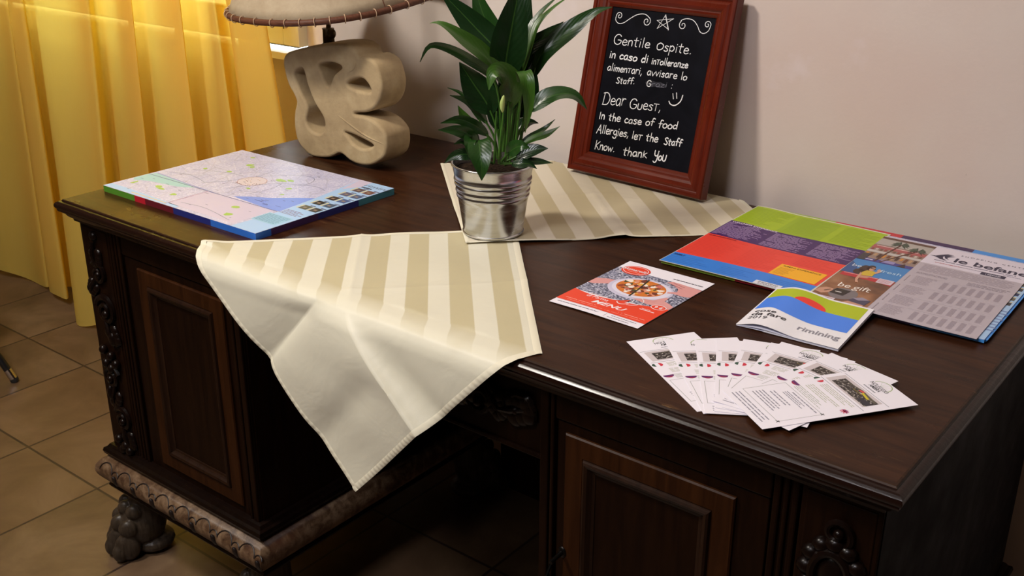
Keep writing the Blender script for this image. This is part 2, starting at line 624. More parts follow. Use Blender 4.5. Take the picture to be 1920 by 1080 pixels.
def catmull(pts, n=8, closed=False):
    P = [Vector(p) for p in pts]
    out = []
    L = len(P)
    for i in range(L if closed else L - 1):
        if closed:
            a, b, c, d = P[(i - 1) % L], P[i], P[(i + 1) % L], P[(i + 2) % L]
        else:
            a, b, c, d = P[max(i - 1, 0)], P[i], P[i + 1], P[min(i + 2, L - 1)]
        for j in range(n):
            t = j / n
            out.append(0.5 * ((2 * b) + (c - a) * t + (2 * a - 5 * b + 4 * c - d) * t * t + (3 * b - a - 3 * c + d) * t ** 3))
    if not closed:
        out.append(P[-1].copy())
    return out


def sm(a, b, x):
    t = min(1, max(0, (x - a) / (b - a)))
    return t * t * (3 - 2 * t)


def text_mesh(body, bold=0.0, shear=0.0):
    cu = bpy.data.curves.new('lettering', 'FONT')
    cu.body = body
    cu.size = 1.0
    cu.offset = bold
    cu.shear = shear
    cu.resolution_u = 3
    o = bpy.data.objects.new('lettering', cu)
    COL.objects.link(o)
    dg = bpy.context.evaluated_depsgraph_get()
    me = bpy.data.meshes.new_from_object(o.evaluated_get(dg))
    vs = [tuple(v.co[:2]) for v in me.vertices]
    fs = [tuple(p.vertices) for p in me.polygons]
    bpy.data.objects.remove(o)
    bpy.data.curves.remove(cu)
    bpy.data.meshes.remove(me)
    return vs, fs


class Sheet(MB):
    """a printed sheet in metres: (u, v) on the paper, printed layers a hair above each other"""
    def __init__(self, mats, w, h, fn=None, eps=0.00006):
        super().__init__(mats)
        self.w, self.h, self.eps = w, h, eps
        self.fn = fn or (lambda u, v: 0.0)

    def P(self, u, v, layer):
        return (u, v, self.fn(u, v) + layer * self.eps)

    def base(self, m, thick=0.0004, nu=1, nv=1, m_under=None):
        self.grid(lambda a, b: self.P(a * self.w, b * self.h, 0), nu, nv, m, uv=False)
        self.grid(lambda a, b: (a * self.w, b * self.h, self.fn(a * self.w, b * self.h) - thick), nu, nv, m_under or m, uv=False)
        ed = [[(i / nu, 0) for i in range(nu + 1)], [(i / nu, 1) for i in range(nu + 1)], [(0, j / nv) for j in range(nv + 1)], [(1, j / nv) for j in range(nv + 1)]]
        for e in ed:
            for (a, b), (c, d) in zip(e, e[1:]):
                p, q = self.P(a * self.w, b * self.h, 0), self.P(c * self.w, d * self.h, 0)
                self.face([p, q, (q[0], q[1], q[2] - thick), (p[0], p[1], p[2] - thick)], m_under or m)

    def rect(self, u0, v0, u1, v1, m, layer=1, nu=1, nv=1):
        self.grid(lambda a, b: self.P(u0 + (u1 - u0) * a, v0 + (v1 - v0) * b, layer), nu, nv, m, uv=False)

    def band(self, lo, hi, m, layer=1, u0=0.0, u1=None, nu=24, nv=3):
        """region between two curves v=lo(u), v=hi(u)"""
        u1 = self.w if u1 is None else u1

        def f(a, b):
            u = u0 + (u1 - u0) * a
            return self.P(u, lo(u) + (hi(u) - lo(u)) * b, layer)
        self.grid(f, nu, nv, m, uv=False)

    def poly(self, pts, m, layer=1):
        self.face([self.P(u, v, layer) for u, v in pts], m)

    def ellipse(self, c, a, b, m, layer=1, rot=0.0, n=28, a0=0.0, a1=2 * PI, rings=2):
        cr, sr = math.cos(rot), math.sin(rot)

        def f(s, t):
            an = a0 + (a1 - a0) * s
            x, y = a * t * math.cos(an), b * t * math.sin(an)
            return self.P(c[0] + x * cr - y * sr, c[1] + x * sr + y * cr, layer)
        self.grid(f, n, rings, m, uv=False)

    def ring(self, c, a, b, wd, m, layer=1, a0=0.0, a1=2 * PI, n=32, rot=0.0):
        cr, sr = math.cos(rot), math.sin(rot)

        def f(s, t):
            an = a0 + (a1 - a0) * s
            x, y = (a - wd * t) * math.cos(an), (b - wd * t) * math.sin(an)
            return self.P(c[0] + x * cr - y * sr, c[1] + x * sr + y * cr, layer)
        self.grid(f, n, 1, m, uv=False)

    def line(self, pts, wd, m, layer=1):
        for (a, b), (c, d) in zip(pts, pts[1:]):
            L = math.hypot(c - a, d - b) or 1e-9
            nx, ny = -(d - b) / L * wd / 2, (c - a) / L * wd / 2
            self.poly([(a + nx, b + ny), (a - nx, b - ny), (c - nx, d - ny), (c + nx, d + ny)], m, layer)

    def text(self, body, u, v, height, m, width=None, layer=2, bold=0.0, shear=0.0, rot=0.0):
        """baseline starts at (u, v); height of the letters' box; width stretches or squeezes the line"""
        vs, fs = text_mesh(body, bold, shear)
        if not vs:
            return
        x0 = min(p[0] for p in vs)
        x1 = max(p[0] for p in vs)
        s = height / 0.70
        sx_ = (width / (x1 - x0)) if width else s
        cr, sr = math.cos(rot), math.sin(rot)
        pl = []
        for x, y in vs:
            a, b = (x - x0) * sx_, y * s
            pl.append((u + a * cr - b * sr, v + a * sr + b * cr))
        todo = [(f[0], f[i], f[i + 1]) for f in fs for i in range(1, len(f) - 1)]
        todo = [tuple(pl[i] for i in t) for t in todo]
        done = []
        lim = .0028
        while todo:                                    # small triangles follow a bent page
            t = todo.pop()
            e = [math.dist(t[i], t[(i + 1) % 3]) for i in range(3)]
            k2 = e.index(max(e))
            if e[k2] <= lim:
                done.append(t)
                continue
            a, b, c = t[k2], t[(k2 + 1) % 3], t[(k2 + 2) % 3]
            mid = ((a[0] + b[0]) / 2, (a[1] + b[1]) / 2)
            todo += [(a, mid, c), (mid, b, c)]
        ix, out, ff = {}, [], []
        for t in done:
            q = []
            for p in t:
                if p not in ix:
                    ix[p] = len(out)
                    out.append(self.P(p[0], p[1], layer))
                q.append(ix[p])
            ff.append(tuple(q))
        self.raw(out, ff, m)

    def greek(self, u0, v0, u1, v1, lines, m, layer=1, fill=0.45, ragged=0.25, rnd=None):
        """body text too small to read: broken hairlines"""
        rnd = rnd or random
        st = (v1 - v0) / lines
        for i in range(lines):
            vv = v1 - (i + 0.5) * st
            end = u1 - (u1 - u0) * ragged * rnd.random()
            x = u0
            while x < end:
                L = (u1 - u0) * (0.06 + 0.16 * rnd.random())
                e = min(end, x + L)
                self.rect(x, vv - st * fill / 2, e, vv + st * fill / 2, m, layer)
                x = e + (u1 - u0) * 0.018

    def put(self, name, x, y, z, ang, **kw):
        o = self.build(name, smooth=kw.pop('smooth', True), fixn=False, **kw)
        o.location = (x, y, z)
        o.rotation_euler = (0, 0, ang)
        return o


# ================================================================ the room
RX0, RX1, RY0, CZ = -3.6, 7.0, -6.0, 2.75
b = MB(M['floor'])
b.face([(RX0, RY0, 0), (RX1, RY0, 0), (RX1, WALL, 0), (RX0, WALL, 0)])
structure(b.build('floor', smooth=False))
b = MB(M['ceiling'])
b.face([(RX0, RY0, CZ), (RX0, WALL, CZ), (RX1, WALL, CZ), (RX1, RY0, CZ)])
structure(b.build('ceiling', smooth=False))
# back wall with a splayed window opening
OX0, OX1, OZ0, OZ1 = -2.55, -0.157, 0.0, 2.35      # opening on the room face
IX0, IX1, WY, SZ = -2.35, -0.385, 0.955, .903                  # opening at the window frame
b = MB(M['wall'])
for x0, x1, z0, z1 in ((RX0, OX0, 0, CZ), (OX1, RX1, 0, CZ), (OX0, OX1, OZ1, CZ)):
    b.face([(x0, WALL, z0), (x1, WALL, z0), (x1, WALL, z1), (x0, WALL, z1)])
b.face([(OX1, WALL, OZ0), (IX1, WY, OZ0), (IX1, WY, OZ1), (OX1, WALL, OZ1)])
b.face([(OX0, WALL, OZ0), (OX0, WALL, OZ1), (IX0, WY, OZ1), (IX0, WY, OZ0)])
b.face([(OX0, WALL, OZ1), (OX1, WALL, OZ1), (IX1, WY, OZ1), (IX0, WY, OZ1)])
b.face([(IX0, WY, 0), (IX1, WY, 0), (IX1, WY, SZ - .012), (IX0, WY, SZ - .012)])
structure(b.build('wall_back', smooth=False, fixn=False))
for nm, q in (('wall_left', [(RX0, RY0, 0), (RX0, WALL, 0), (RX0, WALL, CZ), (RX0, RY0, CZ)]),
              ('wall_right', [(RX1, RY0, 0), (RX1, RY0, CZ), (RX1, WALL, CZ), (RX1, WALL, 0)]),
              ('wall_front', [(RX0, RY0, 0), (RX0, RY0, CZ), (RX1, RY0, CZ), (RX1, RY0, 0)])):
    b = MB(M['wall'])
    b.face(q)
    structure(b.build(nm, smooth=False))
# window: sill, frame, two casements
b = MB(M['sill'])
b.box(IX0 - .01, IX1 + .012, WY - .062, WY + .03, SZ - .018, SZ)
sill = b.build('trim_1', smooth=False)
structure(sill)
b = MB(M['floor'])
b.face([(OX0, WALL, 0), (OX1, WALL, 0), (IX1, WY, 0), (IX0, WY, 0)])
structure(b.build('floor_niche', smooth=False))
win = bpy.data.objects.new('window_1', None)
COL.objects.link(win)
structure(win)
b = MB(M['cream_paint'])
z0, z1 = SZ + .012, OZ1 - .01
xm = (IX0 + IX1) / 2
for xa, xb in ((IX0, xm - .003), (xm + .003, IX1)):
    wd = .062
    for q in ((xa, xa + wd, z0, z1), (xb - wd, xb, z0, z1), (xa + wd, xb - wd, z0, z0 + .07), (xa + wd, xb - wd, z1 - .07, z1)):
        b.box(q[0], q[1], WY - .03, WY + .02, q[2], q[3])
    wd2 = .055
    b.box(xa + wd, xa + wd + .012, WY - .018, WY + .01, z0 + .07, z1 - .07)
    b.box(xb - wd - .012, xb - wd, WY - .018, WY + .01, z0 + .07, z1 - .07)
    b.box(xa + wd, xb - wd, WY - .018, WY + .01, z0 + .07, z0 + .082)
b.build('window_frame', win, smooth=False, bevel=.002)
b = MB(M['groove'])
for xa, xb in ((IX0, xm - .003), (xm + .003, IX1)):
    b.box(xa + .001, xb - .001, WY - .0315, WY - .026, z0 - .0005, z0 + .0012)
    b.box(xb - .0585, xb - .056, WY - .0315, WY - .02, z0 + .045, z1 - .05)
b.build('window_seal', win, smooth=False)
for xa, xb in ((IX0, xm), (xm, IX1)):
    b = MB(M['glass'])
    b.box(xa + .074, xb - .074, WY - .004, WY, z0 + .08, z1 - .07)
    b.build('pane', win, smooth=False)

# ================================================================ curtain
CP = [(-2.75, .70), (-2.60, .77), (-2.56, .775), (-2.40, .695), (-2.20, .69), (-2.13, .77), (-1.98, .775), (-1.94, .70), (-1.74, .705), (-1.55, .740), (-1.485, .752), (-1.56, .790), (-1.50, .772), (-1.43, .725), (-1.375, .712), (-1.345, .722), (-1.42, .765), (-1.385, .772),
      (-1.30, .735), (-1.20, .700), (-1.10, .705), (-1.00, .722), (-.945, .730), (-1.03, .775), (-1.00, .785), (-.93, .765), (-.86, .742), (-.795, .722), (-.755, .720), (-.84, .765), (-.80, .775), (-.72, .735), (-.65, .705), (-.585, .690), (-.545, .690), (-.64, .745), (-.62, .765), (-.53, .735), (-.46, .718), (-.405, .705), (-.375, .705),
      (-.46, .760), (-.44, .775), (-.39, .742), (-.33, .715), (-.26, .718), (-.236, .730), (-.25, .745), (-.31, .762), (-.39, .782), (-.45, .788)]
path = catmull([(x, y, 0) for x, y in CP], 6)
NP = len(path) - 1


def curtain_pt(u, v):
    i = min(int(u * NP), NP - 1)
    f = u * NP - i
    p = path[i].lerp(path[i + 1], f)
    low = (1 - v) ** 1.6
    y = .728 + (p.y - .735) * (1.0 + 0.25 * low) - 0.012 * low
    x = p.x + low * 0.03 * math.sin(p.x * 9.0) * (1 - sm(-.6, -.4, p.x)) - sm(-.50, -.30, p.x) * .13 * (v * 2.5 - .72)
    y += low * 0.012 * math.sin(p.x * 23 + 1.0)
    y -= .065 * sm(-1.75, -1.0, p.x) * (1 - sm(-.9, -.5, p.x)) * (1 - v) ** 1.2
    z = 0.004 + v * 2.50 + (1 - v) * 0.014 * (math.sin(p.x * 17.0) + 1.0)
    return (x, min(y, WALL - .035), z)


b = MB(M['curtain'])
b.grid(curtain_pt, NP, 30)
curtain = b.build('curtain', smooth=True, angle=80)
tag(curtain, 'sheer yellow floor-length curtain hanging in folds left of the desk', 'curtain')

# ================================================================ chair, only one leg tip reaches into the picture
chair = thing('chair', 'black metal chair at the left edge, only its chrome-tipped leg seen', 'chair', (-1.30, .0, 0))
CB = Vector((-1.30, .0, 0))


def rel(p):
    return Vector(p) - CB


sq = [((-.953, .283, 0), (-1.10, .155, .45)), ((-1.65, .283, 0), (-1.50, .155, .45)), ((-.953, -.30, 0), (-1.10, -.17, .45)), ((-1.65, -.30, 0), (-1.50, -.17, .45))]
for ft, tp in sq:
    a, c = rel(ft), rel(tp)
    d = (c - a)
    b = MB(M['black_metal'])
    b.tube([a + d * .085, a + d * .5, c], .0105, n=14)
    leg = b.build('leg', chair)
    b = MB(M['chrome'])
    b.tube([a + d * .025, a + d * .088], .0118, n=16)
    b.build('ferrule', leg)
    b = MB(M['black_plastic'])
    b.tube([a, a + d * .012, a + d * .027], [.0085, .0118, .0118], n=16)
    b.build('foot_cap', leg)
b = MB(M['black_plastic'])
b.box(-.24, .24, -.22, .21, .45, .485)
b.build('seat', chair, bevel=.012)
b = MB(M['black_plastic'])
b.grid(lambda u, v: (-.22 + .44 * u, -.20 - .05 * v - .03 * (1 - (2 * u - 1) ** 2), .60 + .30 * v), 12, 6)
b.build('backrest', chair, solidify=.018)
for x in (-.19, .19):
    b = MB(M['black_metal'])
    b.tube([(x, -.18, .455), (x, -.225, .60), (x, -.27, .88)], .010, n=12)
    b.build('back_post', chair)

# ================================================================ desk
desk = thing('desk', 'carved dark walnut pedestal desk with lion paw feet against the wall', 'desk', (0, 0, 0))
# top with its edge moulding
prof = [(0, .8), (.0022, .7993), (.0034, .7975), (.0040, .7962), (.0075, .7958), (.0112, .7944), (.0138, .7918), (.0148, .7885), (.0144, .7850), (.0126, .7822),
        (.0112, .7816), (.0118, .7795), (.0105, .7765), (.0070, .7740), (.0035, .7728), (.0015, .7700), (-.001, .7660), (-.005, .7625), (-.0075, .7610), (-.0080, .7570)]
b = MB(M['moulding'])
b.rect_rings(0, W, 0, D, prof[:3], M['worn_edge'], cap0=False, cap1=False)
b.rect_rings(0, W, 0, D, prof[2:], M['moulding'], cap0=False, cap1=True)
b.face([(0, 0, .8), (W, 0, .8), (W, D, .8), (0, D, .8)], M['top'])
dt = b.build('desk_top', desk, smooth=True, angle=28)

YF, YB = .017, .730                                   # front and back of the carcase
XA, XB = .0105, .472                                  # left pedestal; the right one is its mirror image


def mx(x, mir):
    return W - x if mir else x


def frame_rings(b, x0, x1, z0, z1, prof, mir, cap=None, m=None):
    """picture-frame moulding on the desk front: profile of (inset, y)"""
    xs = sorted((mx(x0, mir), mx(x1, mir)))
    rings = []
    for i, y in prof:
        rings.append([(xs[0] + i, y, z0 + i), (xs[1] - i, y, z0 + i), (xs[1] - i, y, z1 - i), (xs[0] + i, y, z1 - i)])
    vs = [p for r in rings for p in r]
    fs = []
    for i in range(len(rings) - 1):
        for j in range(4):
            k2 = (j + 1) % 4
            fs.append((i * 4 + j, i * 4 + k2, (i + 1) * 4 + k2, (i + 1) * 4 + j))
    if cap:
        e = (len(rings) - 1) * 4
        fs.append((e, e + 1, e + 2, e + 3))
    b.raw(vs, fs, m)


def spiral(b, cx, cz, y, r, turns, a0, dirn, th, m=None, flip=1):
    n = int(22 * turns)
    pts, rs = [], []
    for i in range(n + 1):
        t = i / n
        a = a0 + dirn * 2 * PI * turns * t
        rr = r * (1 - .82 * t)
        pts.append((cx + flip * rr * math.cos(a), y - .004 * t, cz + rr * math.sin(a)))
        rs.append(th * (1 - .45 * t))
    b.tube(pts, rs, m, n=7)
    b.ball(pts[-1], th * 1.25, m, n=10)


def acanthus(b, cx, cz, y, L, ang, w, m=None, flip=1):
    """a leaf of lobes fanning from a stem"""
    for s in (-1, 0, 1):
        for q in (0.35, 0.65, 0.95):
            if s == 0 and q < .9:
                continue
            a = ang + s * (0.75 - .35 * q)
            px = cx + flip * math.cos(ang) * L * q * .6 + flip * math.cos(a) * L * .35
            pz = cz + math.sin(ang) * L * q * .6 + math.sin(a) * L * .35
            rot = Matrix.Rotation(-(a if flip > 0 else PI - a), 3, 'Y')
            b.ball((px, y, pz), (L * .26, .007, w * .34), m, n=10, rot=rot)
    b.tube([(cx, y - .003, cz), (cx + flip * math.cos(ang) * L * .5, y - .007, cz + math.sin(ang) * L * .5), (cx + flip * math.cos(ang) * L, y - .003, cz + math.sin(ang) * L)], [.004, .005, .002], m, n=7)


def pedestal(mir):
    fl = -1 if mir else 1
    xa, xb = sorted((mx(XA, mir), mx(XB, mir)))
    ped = MB(M['body'])
    ped.box(xa, xb, YF + .010, YB, .175, .7585, M['body'])
    # outer side, the wall's grey reflection put into its colour
    xo = mx(XA, mir)
    ped.box(min(xo, xo - fl * .0012), max(xo, xo - fl * .0012), YF + .004, YB + .001, .255, .7585, M['side'])
    po = ped.build('pedestal', desk, smooth=False)
    # carved pilaster at the outer corner
    b = MB(M['body'])
    p0, p1 = sorted((mx(XA, mir), mx(.103, mir)))
    b.box(p0, p1, YF, YF + .02, .262, .757)
    b.box(p0 + .006, p1 - .006, YF - .0015, YF + .01, .268, .748)
    pil = b.build('pilaster', po, smooth=False, bevel=.0015)
    c = MB(M['carve'])
    cx = mx(.057, mir)
    y = YF - .003
    if mir:
        # cartouche on the right pedestal
        for a in range(0, 360, 30):
            an = math.radians(a)
            c.ball((cx + .030 * math.cos(an), y, .652 + .040 * math.sin(an)), (.0125, .010, .0105), n=10)
        ring = [(cx + .022 * math.cos(t * PI / 16), y - .006, .652 + .031 * math.sin(t * PI / 16)) for t in range(33)]
        c.tube(ring, .0055, n=8)
        c.ball((cx, y - .001, .652), (.018, .009, .026), n=16)
        c.ball((cx - .006, y - .008, .640), (.005, .004, .006), n=10)
        spiral(c, cx, .708, y, .020, 1.3, -PI / 2, 1, .005)
        spiral(c, cx, .590, y, .022, 1.4, PI / 2, 1, .006)
        acanthus(c, cx, .560, y, .05, -PI / 2, .03)
        spiral(c, cx + .004, .460, y, .026, 1.5, PI, -1, .006)
        acanthus(c, cx, .43, y, .055, -1.3, .03)
        spiral(c, cx - .004, .345, y, .024, 1.5, 0, 1, .006)
        acanthus(c, cx, .318, y, .04, -1.7, .03)
    else:
        c.ball((cx, y, .735), (.010, .008, .010), n=10)
        acanthus(c, cx - .004, .722, y, .045, -1.45, .032)
        spiral(c, cx, .660, y, .024, 1.4, 2.4, -1, .0055)
        acanthus(c, cx - .01, .648, y, .04, -2.2, .028)
        spiral(c, cx + .008, .585, y, .031, 1.6, 2.9, -1, .0068)
        acanthus(c, cx + .004, .566, y, .05, -1.1, .034)
        c.ball((cx + .022, y - .003, .530), (.010, .009, .016), n=12)
        for dx, dz in ((-.018, .498), (.006, .490), (.020, .476), (-.014, .470), (.002, .462)):
            c.ball((cx + dx, y - .004, dz), (.009, .009, .010), n=12)
        spiral(c, cx - .006, .440, y, .027, 1.6, .4, 1, .0064)
        acanthus(c, cx + .002, .425, y, .05, -1.8, .032)
        c.ball((cx - .014, y - .003, .405), (.007, .009, .016), n=12)
        spiral(c, cx + .010, .350, y, .026, 1.5, 2.6, -1, .0062)
        acanthus(c, cx + .010, .335, y, .048, -1.2, .034)
        for dx, dz in ((-.012, .300), (.010, .292), (.022, .283), (.000, .280)):
            c.ball((cx + dx, y - .003, dz), (.010, .009, .010), n=12)
    c.build('carving', pil)
    # reeded strip beside it, and on the inner edge
    for grp in (((.106, .008), (.118, .006), (.128, .009)), ((.446, .006), (.455, .014))):
        b = MB(M['body'])
        g0, g1 = sorted((mx(grp[0][0], mir), mx(grp[-1][0] + grp[-1][1], mir)))
        b.box(g0, g1, YF + .004, YF + .012, .262, .757)
        for x0, w in grp:
            q0, q1 = sorted((mx(x0, mir), mx(x0 + w, mir)))
            b.box(q0, q1, YF - .001, YF + .006, .262, .757)
        b.build('reeding', po, smooth=False, bevel=.0022)
    # rail under the top
    b = MB(M['body'])
    q0, q1 = sorted((mx(.139, mir), mx(.445, mir)))
    b.box(q0, q1, YF + .001, YF + .012, .716, .757)
    b.build('rail', po, smooth=False, bevel=.002)
    # door
    b = MB(M['body'])
    q0, q1 = sorted((mx(.141, mir), mx(.443, mir)))
    b.box(q0, q1, YF + .004, YF + .011, .268, .714, M['body'])
    door = b.build('door', po, smooth=False, bevel=.0015)
    b = MB(M['stile'])
    frame_rings(b, .182, .428, .292, .700, [(0, YF + .005), (0, YF + .001), (.002, YF - .001), (.028, YF - .001), (.030, YF + .001)], mir, m=M['stile'])
    b.build('door_frame', door, smooth=False)
    b = MB(M['panel'])
    frame_rings(b, .212, .398, .322, .670, [(-.001, YF + .001), (.001, YF - .004), (.004, YF - .0055), (.008, YF - .004), (.0105, YF - .0005), (.013, YF + .002), (.017, YF + .003), (.0175, YF + .0045)], mir, m=M['panel_rim'])
    frame_rings(b, .228, .382, .338, .654, [(0, YF + .0048), (.001, YF + .0045)], mir, cap=True, m=M['panel'])
    b.build('panel', door, smooth=False)
    if mir:
        b = MB(M['iron'])
        kx, kz = W - .428, .514
        b.tube([(kx, YF - .002, kz), (kx, YF - .028, kz - .002)], .0032, n=10)
        ring = [(kx - .001, YF - .030 - .009 * math.cos(t * PI / 10), kz - .012 + .012 * math.sin(t * PI / 10 + PI / 2) * -1 + .0) for t in range(21)]
        b.tube(ring, .0022, n=8)
        b.tube([(kx - .002, YF - .030, kz - .02), (kx - .008, YF - .032, kz - .06)], .0028, n=8)
        b.ball((kx, YF - .001, kz), (.007, .003, .009), n=12)
        b.build('key', door)
    # inner side moulding of the kneehole
    # plinth: bead, swelling frieze, foot moulding
    b = MB(M['body'])
    b.rect_rings(xa, xb, YF, YB, [(0, .276), (.006, .274), (.010, .268), (.0155, .2655), (.0175, .259), (.0155, .2525), (.010, .250), (.010, .2475)], M['carve'])
    pl = b.build('plinth', po, smooth=True, angle=30)
    b = MB(M['frieze'])
    fp = [(.010, .2470)] + [(.012 + .021 * math.sin(t * PI / 12) ** .8, .2465 - .062 * t / 12) for t in range(1, 12)] + [(.010, .1835)]
    b.rect_rings(xa, xb, YF, YB, fp, M['frieze'], cap0=False, cap1=False)
    fo = b.build('frieze', pl, smooth=True, angle=50)
    # its carving: scallops and tongues along front and outer side
    g = MB(M['groove'])

    def surf(along, h, out=.0):
        """point on the swelling: along 0..1 front; h 0 (bottom)..1 (top)"""
        o = .012 + .021 * math.sin(max(.02, min(.98, 1 - h)) * PI) ** .8 + out
        return (along, YF - o, .1845 + .062 * h)

    def surf_side(y, h, out=.0):
        o = .012 + .021 * math.sin(max(.02, min(.98, 1 - h)) * PI) ** .8 + out
        return ((xa - o) if not mir else (xb + o), y, .1845 + .062 * h)
    pitch = (xb - xa + .05) / 8.0
    for i in range(8):
        x = xa - .025 + pitch * (i + .5)
        g.tube([surf(x + pitch * .33 * math.cos(t * PI / 10), .62 + .26 * math.sin(t * PI / 10), .0001) for t in range(11)], .0014, n=6)
        xs = x + pitch * .5
        g.tube([surf(xs + pitch * .15 * math.cos(t * PI / 6), .66 + .10 * math.sin(t * PI / 6), .0001) for t in range(7)], .0013, n=6)
        c0 = surf(xs, .44, -.0015)
        rot = Matrix.Rotation(.35, 3, 'X')
        g.ball(c0, (.0070, .0052, .0150), n=12, rot=rot)
    ny = 12
    for i in range(ny):
        y = YF - .02 + (YB - YF + .02) / ny * (i + .5)
        pt = (YB - YF) / ny
        g.tube([surf_side(y + pt * .33 * math.cos(t * PI / 10), .62 + .26 * math.sin(t * PI / 10), .0001) for t in range(11)], .0014, n=6)
        g.ball(surf_side(y + pt * .5, .44, -.0015), (.004, .0055, .0125), n=10)
    g.build('scallop_carving', fo)
    b = MB(M['carve'])
    b.rect_rings(xa, xb, YF, YB, [(.010, .1840), (.0145, .1825), (.0165, .177), (.0135, .1715), (.004, .170), (-.03, .1695)], M['carve'], cap0=False)
    b.build('foot_moulding', pl, smooth=True, angle=30)


pedestal(False)
pedestal(True)

# lion paw feet
b = MB(M['paw'])
b.ball((0, .030, .118), (.042, .044, .055), n=20)
b.ball((0, .010, .070), (.055, .056, .056), n=20)
b.tube([(0, .03, .16), (0, .028, .10), (0, .01, .06)], [.042, .046, .05], n=18)
for i, (dx, dy) in enumerate(((-.046, -.026), (-.017, -.046), (.017, -.046), (.046, -.026))):
    b.ball((dx * 1.06, dy + .002, .034), (.0172, .030, .033), n=18)
    b.ball((dx * 1.14, dy - .016, .024), (.0160, .018, .022), n=16)
    b.ball((dx * 1.02, dy + .010, .078), (.0165, .024, .021), n=16)
    b.ball((dx * .85, dy + .026, .112), (.0150, .020, .018), n=14)
b.ball((0, .03, .02), (.05, .05, .022), n=16)
paw0 = None
paw_mesh = None
for px_, py_, ang in ((.006, .046, -38), (XB - .045, .040, 10), (W - XB + .045, .040, -10), (W - .040, .040, 38),
                      (.045, YB - .05, -140), (XB - .045, YB - .05, 170), (W - XB + .045, YB - .05, -170), (W - .045, YB - .05, 140)):
    if paw_mesh is None:
        o = b.build('paw_foot', desk, smooth=True, angle=80, loc=(px_, py_, 0))
        mo = o.modifiers.new('remesh', 'REMESH')
        mo.mode = 'VOXEL'
        mo.voxel_size = .0022
        mo.use_smooth_shade = True
        mo = o.modifiers.new('smooth', 'SMOOTH')
        mo.factor = .5
        mo.iterations = 1
        paw_mesh = o
    else:
        o = paw_mesh.copy()
        COL.objects.link(o)
        o.parent = desk
        o.location = (px_, py_, 0)
    o.rotation_euler = (0, 0, math.radians(ang))
    o.scale = (.90, .90, 1.0)

# apron of the kneehole with its relief, back panel
b = MB(M['body'])
b.box(XB, W - XB, YF + .018, YF + .036, .640, .7585)
b.box(XB, W - XB, YF + .014, YF + .036, .634, .642)
ap = b.build('apron', desk, smooth=False, bevel=.002)
ay = YF + .014
for s in (-1, 1):
    c = MB(M['carve'])
    for q, r in ((.20, .030), (.10, .026)):
        spiral(c, W / 2 + s * q, .695, ay, r, 1.6, .6, 1, .006, flip=s)
        acanthus(c, W / 2 + s * (q + .03), .69, ay, .06, .25, .045, flip=s)
        acanthus(c, W / 2 + s * (q + .01), .72, ay, .05, -.9, .035, flip=s)
    spiral(c, W / 2 + s * .27, .700, ay, .024, 1.5, .2, 1, .0055, flip=s)
    c.build('carving', ap)
c = MB(M['carve'])
for a in range(0, 360, 45):
    an = math.radians(a)
    c.ball((W / 2 + .022 * math.cos(an), ay, .695 + .022 * math.sin(an)), (.012, .007, .010), n=10)
c.ball((W / 2, ay - .002, .695), (.012, .008, .012), n=12)
c.build('rosette', ap)
b = MB(M['body'])
b.box(XB, W - XB, YB - .02, YB, .012, .7585)
b.build('back_panel', desk, smooth=False)

# ================================================================ napkins
def tri_map(T, R, L, B, a, b2):
    if a + b2 <= 1:
        return T[0] + a * (R[0] - T[0]) + b2 * (L[0] - T[0]), T[1] + a * (R[1] - T[1]) + b2 * (L[1] - T[1]), 0
    t = a + b2 - 1
    x = B[0] + (1 - b2) * (R[0] - B[0]) + (1 - a) * (L[0] - B[0])
    fy = L[1] + (R[1] - L[1]) * (x - L[0]) / (R[0] - L[0])
    return x, fy, t


HANG = [(0.0, 0.0, 0.0), (.008, -.0065, 0.0), (.017, -.0140, -.0008), (.026, -.0195, -.0060), (.036, -.0222, -.0160), (.070, -.0232, -.0500), (.200, -.0240, -.180), (.400, -.0250, -.380)]


def hang(s):
    for (s0, y0, z0), (s1, y1, z1) in zip(HANG, HANG[1:]):
        if s <= s1:
            f = (s - s0) / (s1 - s0)
            return y0 + (y1 - y0) * f, z0 + (z1 - z0) * f
    return HANG[-1][1:]


T1, R1, L1, B1 = (.765, .390), (1.098, .020), (.402, .008), (.797, 0)
HLEN = .318                                            # from the fold to the hanging tip


def napkin1(a, b2, off=0.0):
    x, y, t = tri_map(T1, R1, L1, B1, a, b2)
    cr = math.exp(-abs(b2 - .5) / .025) * .0035 + math.exp(-abs(a - .5) / .022) * .003
    rip = .0012 * math.sin(a * 17 + b2 * 6) + .001 * math.sin(b2 * 21 - a * 9)
    edge = min(a, b2, 1 - a, 1 - b2)
    if t <= 0:
        z = .8012 + cr * .8 + max(0, rip) + off
        dist = y - (L1[1] + (R1[1] - L1[1]) * (x - L1[0]) / (R1[0] - L1[0]))
        lift = .004 * math.exp(-((a - .02) ** 2 + (b2 - .98) ** 2) / .002)
        return (x, y, z + lift)
    dy, dz = hang(t * HLEN)
    # the ironed folds pull the hanging part into facets
    k2 = sm(.10, .5, t)

    def ridge(d, w0, w1):
        return math.exp(-abs(d) / (w0 if d < 0 else w1))
    bul = -(.024 * ridge(b2 - .5, .022, .20)) * sm(0, .35, t) + .007 * math.exp(-((b2 - .42) / .045) ** 2) * k2
    bul += .016 * ridge(a - .5, .13, .035) * sm(.02, .2, t)
    bul += .004 * math.exp(-((a - .80) / .05) ** 2) * sm(.45, .7, b2) * k2
    bul += .0035 * math.sin(a * 13 + b2 * 5 + 1.2) * math.sin(b2 * 9 - a * 4) * k2
    bul = min(bul, 0.012)
    yy = y * (1 - sm(0, .09, t)) + dy - .0035 * sm(0, .05, t) + min(0.0, bul - .012) * sm(.02, .16, t) - off
    return (x, yy, .8012 + dz + (cr * .8 + off) * (1 - sm(0, .1, t)))


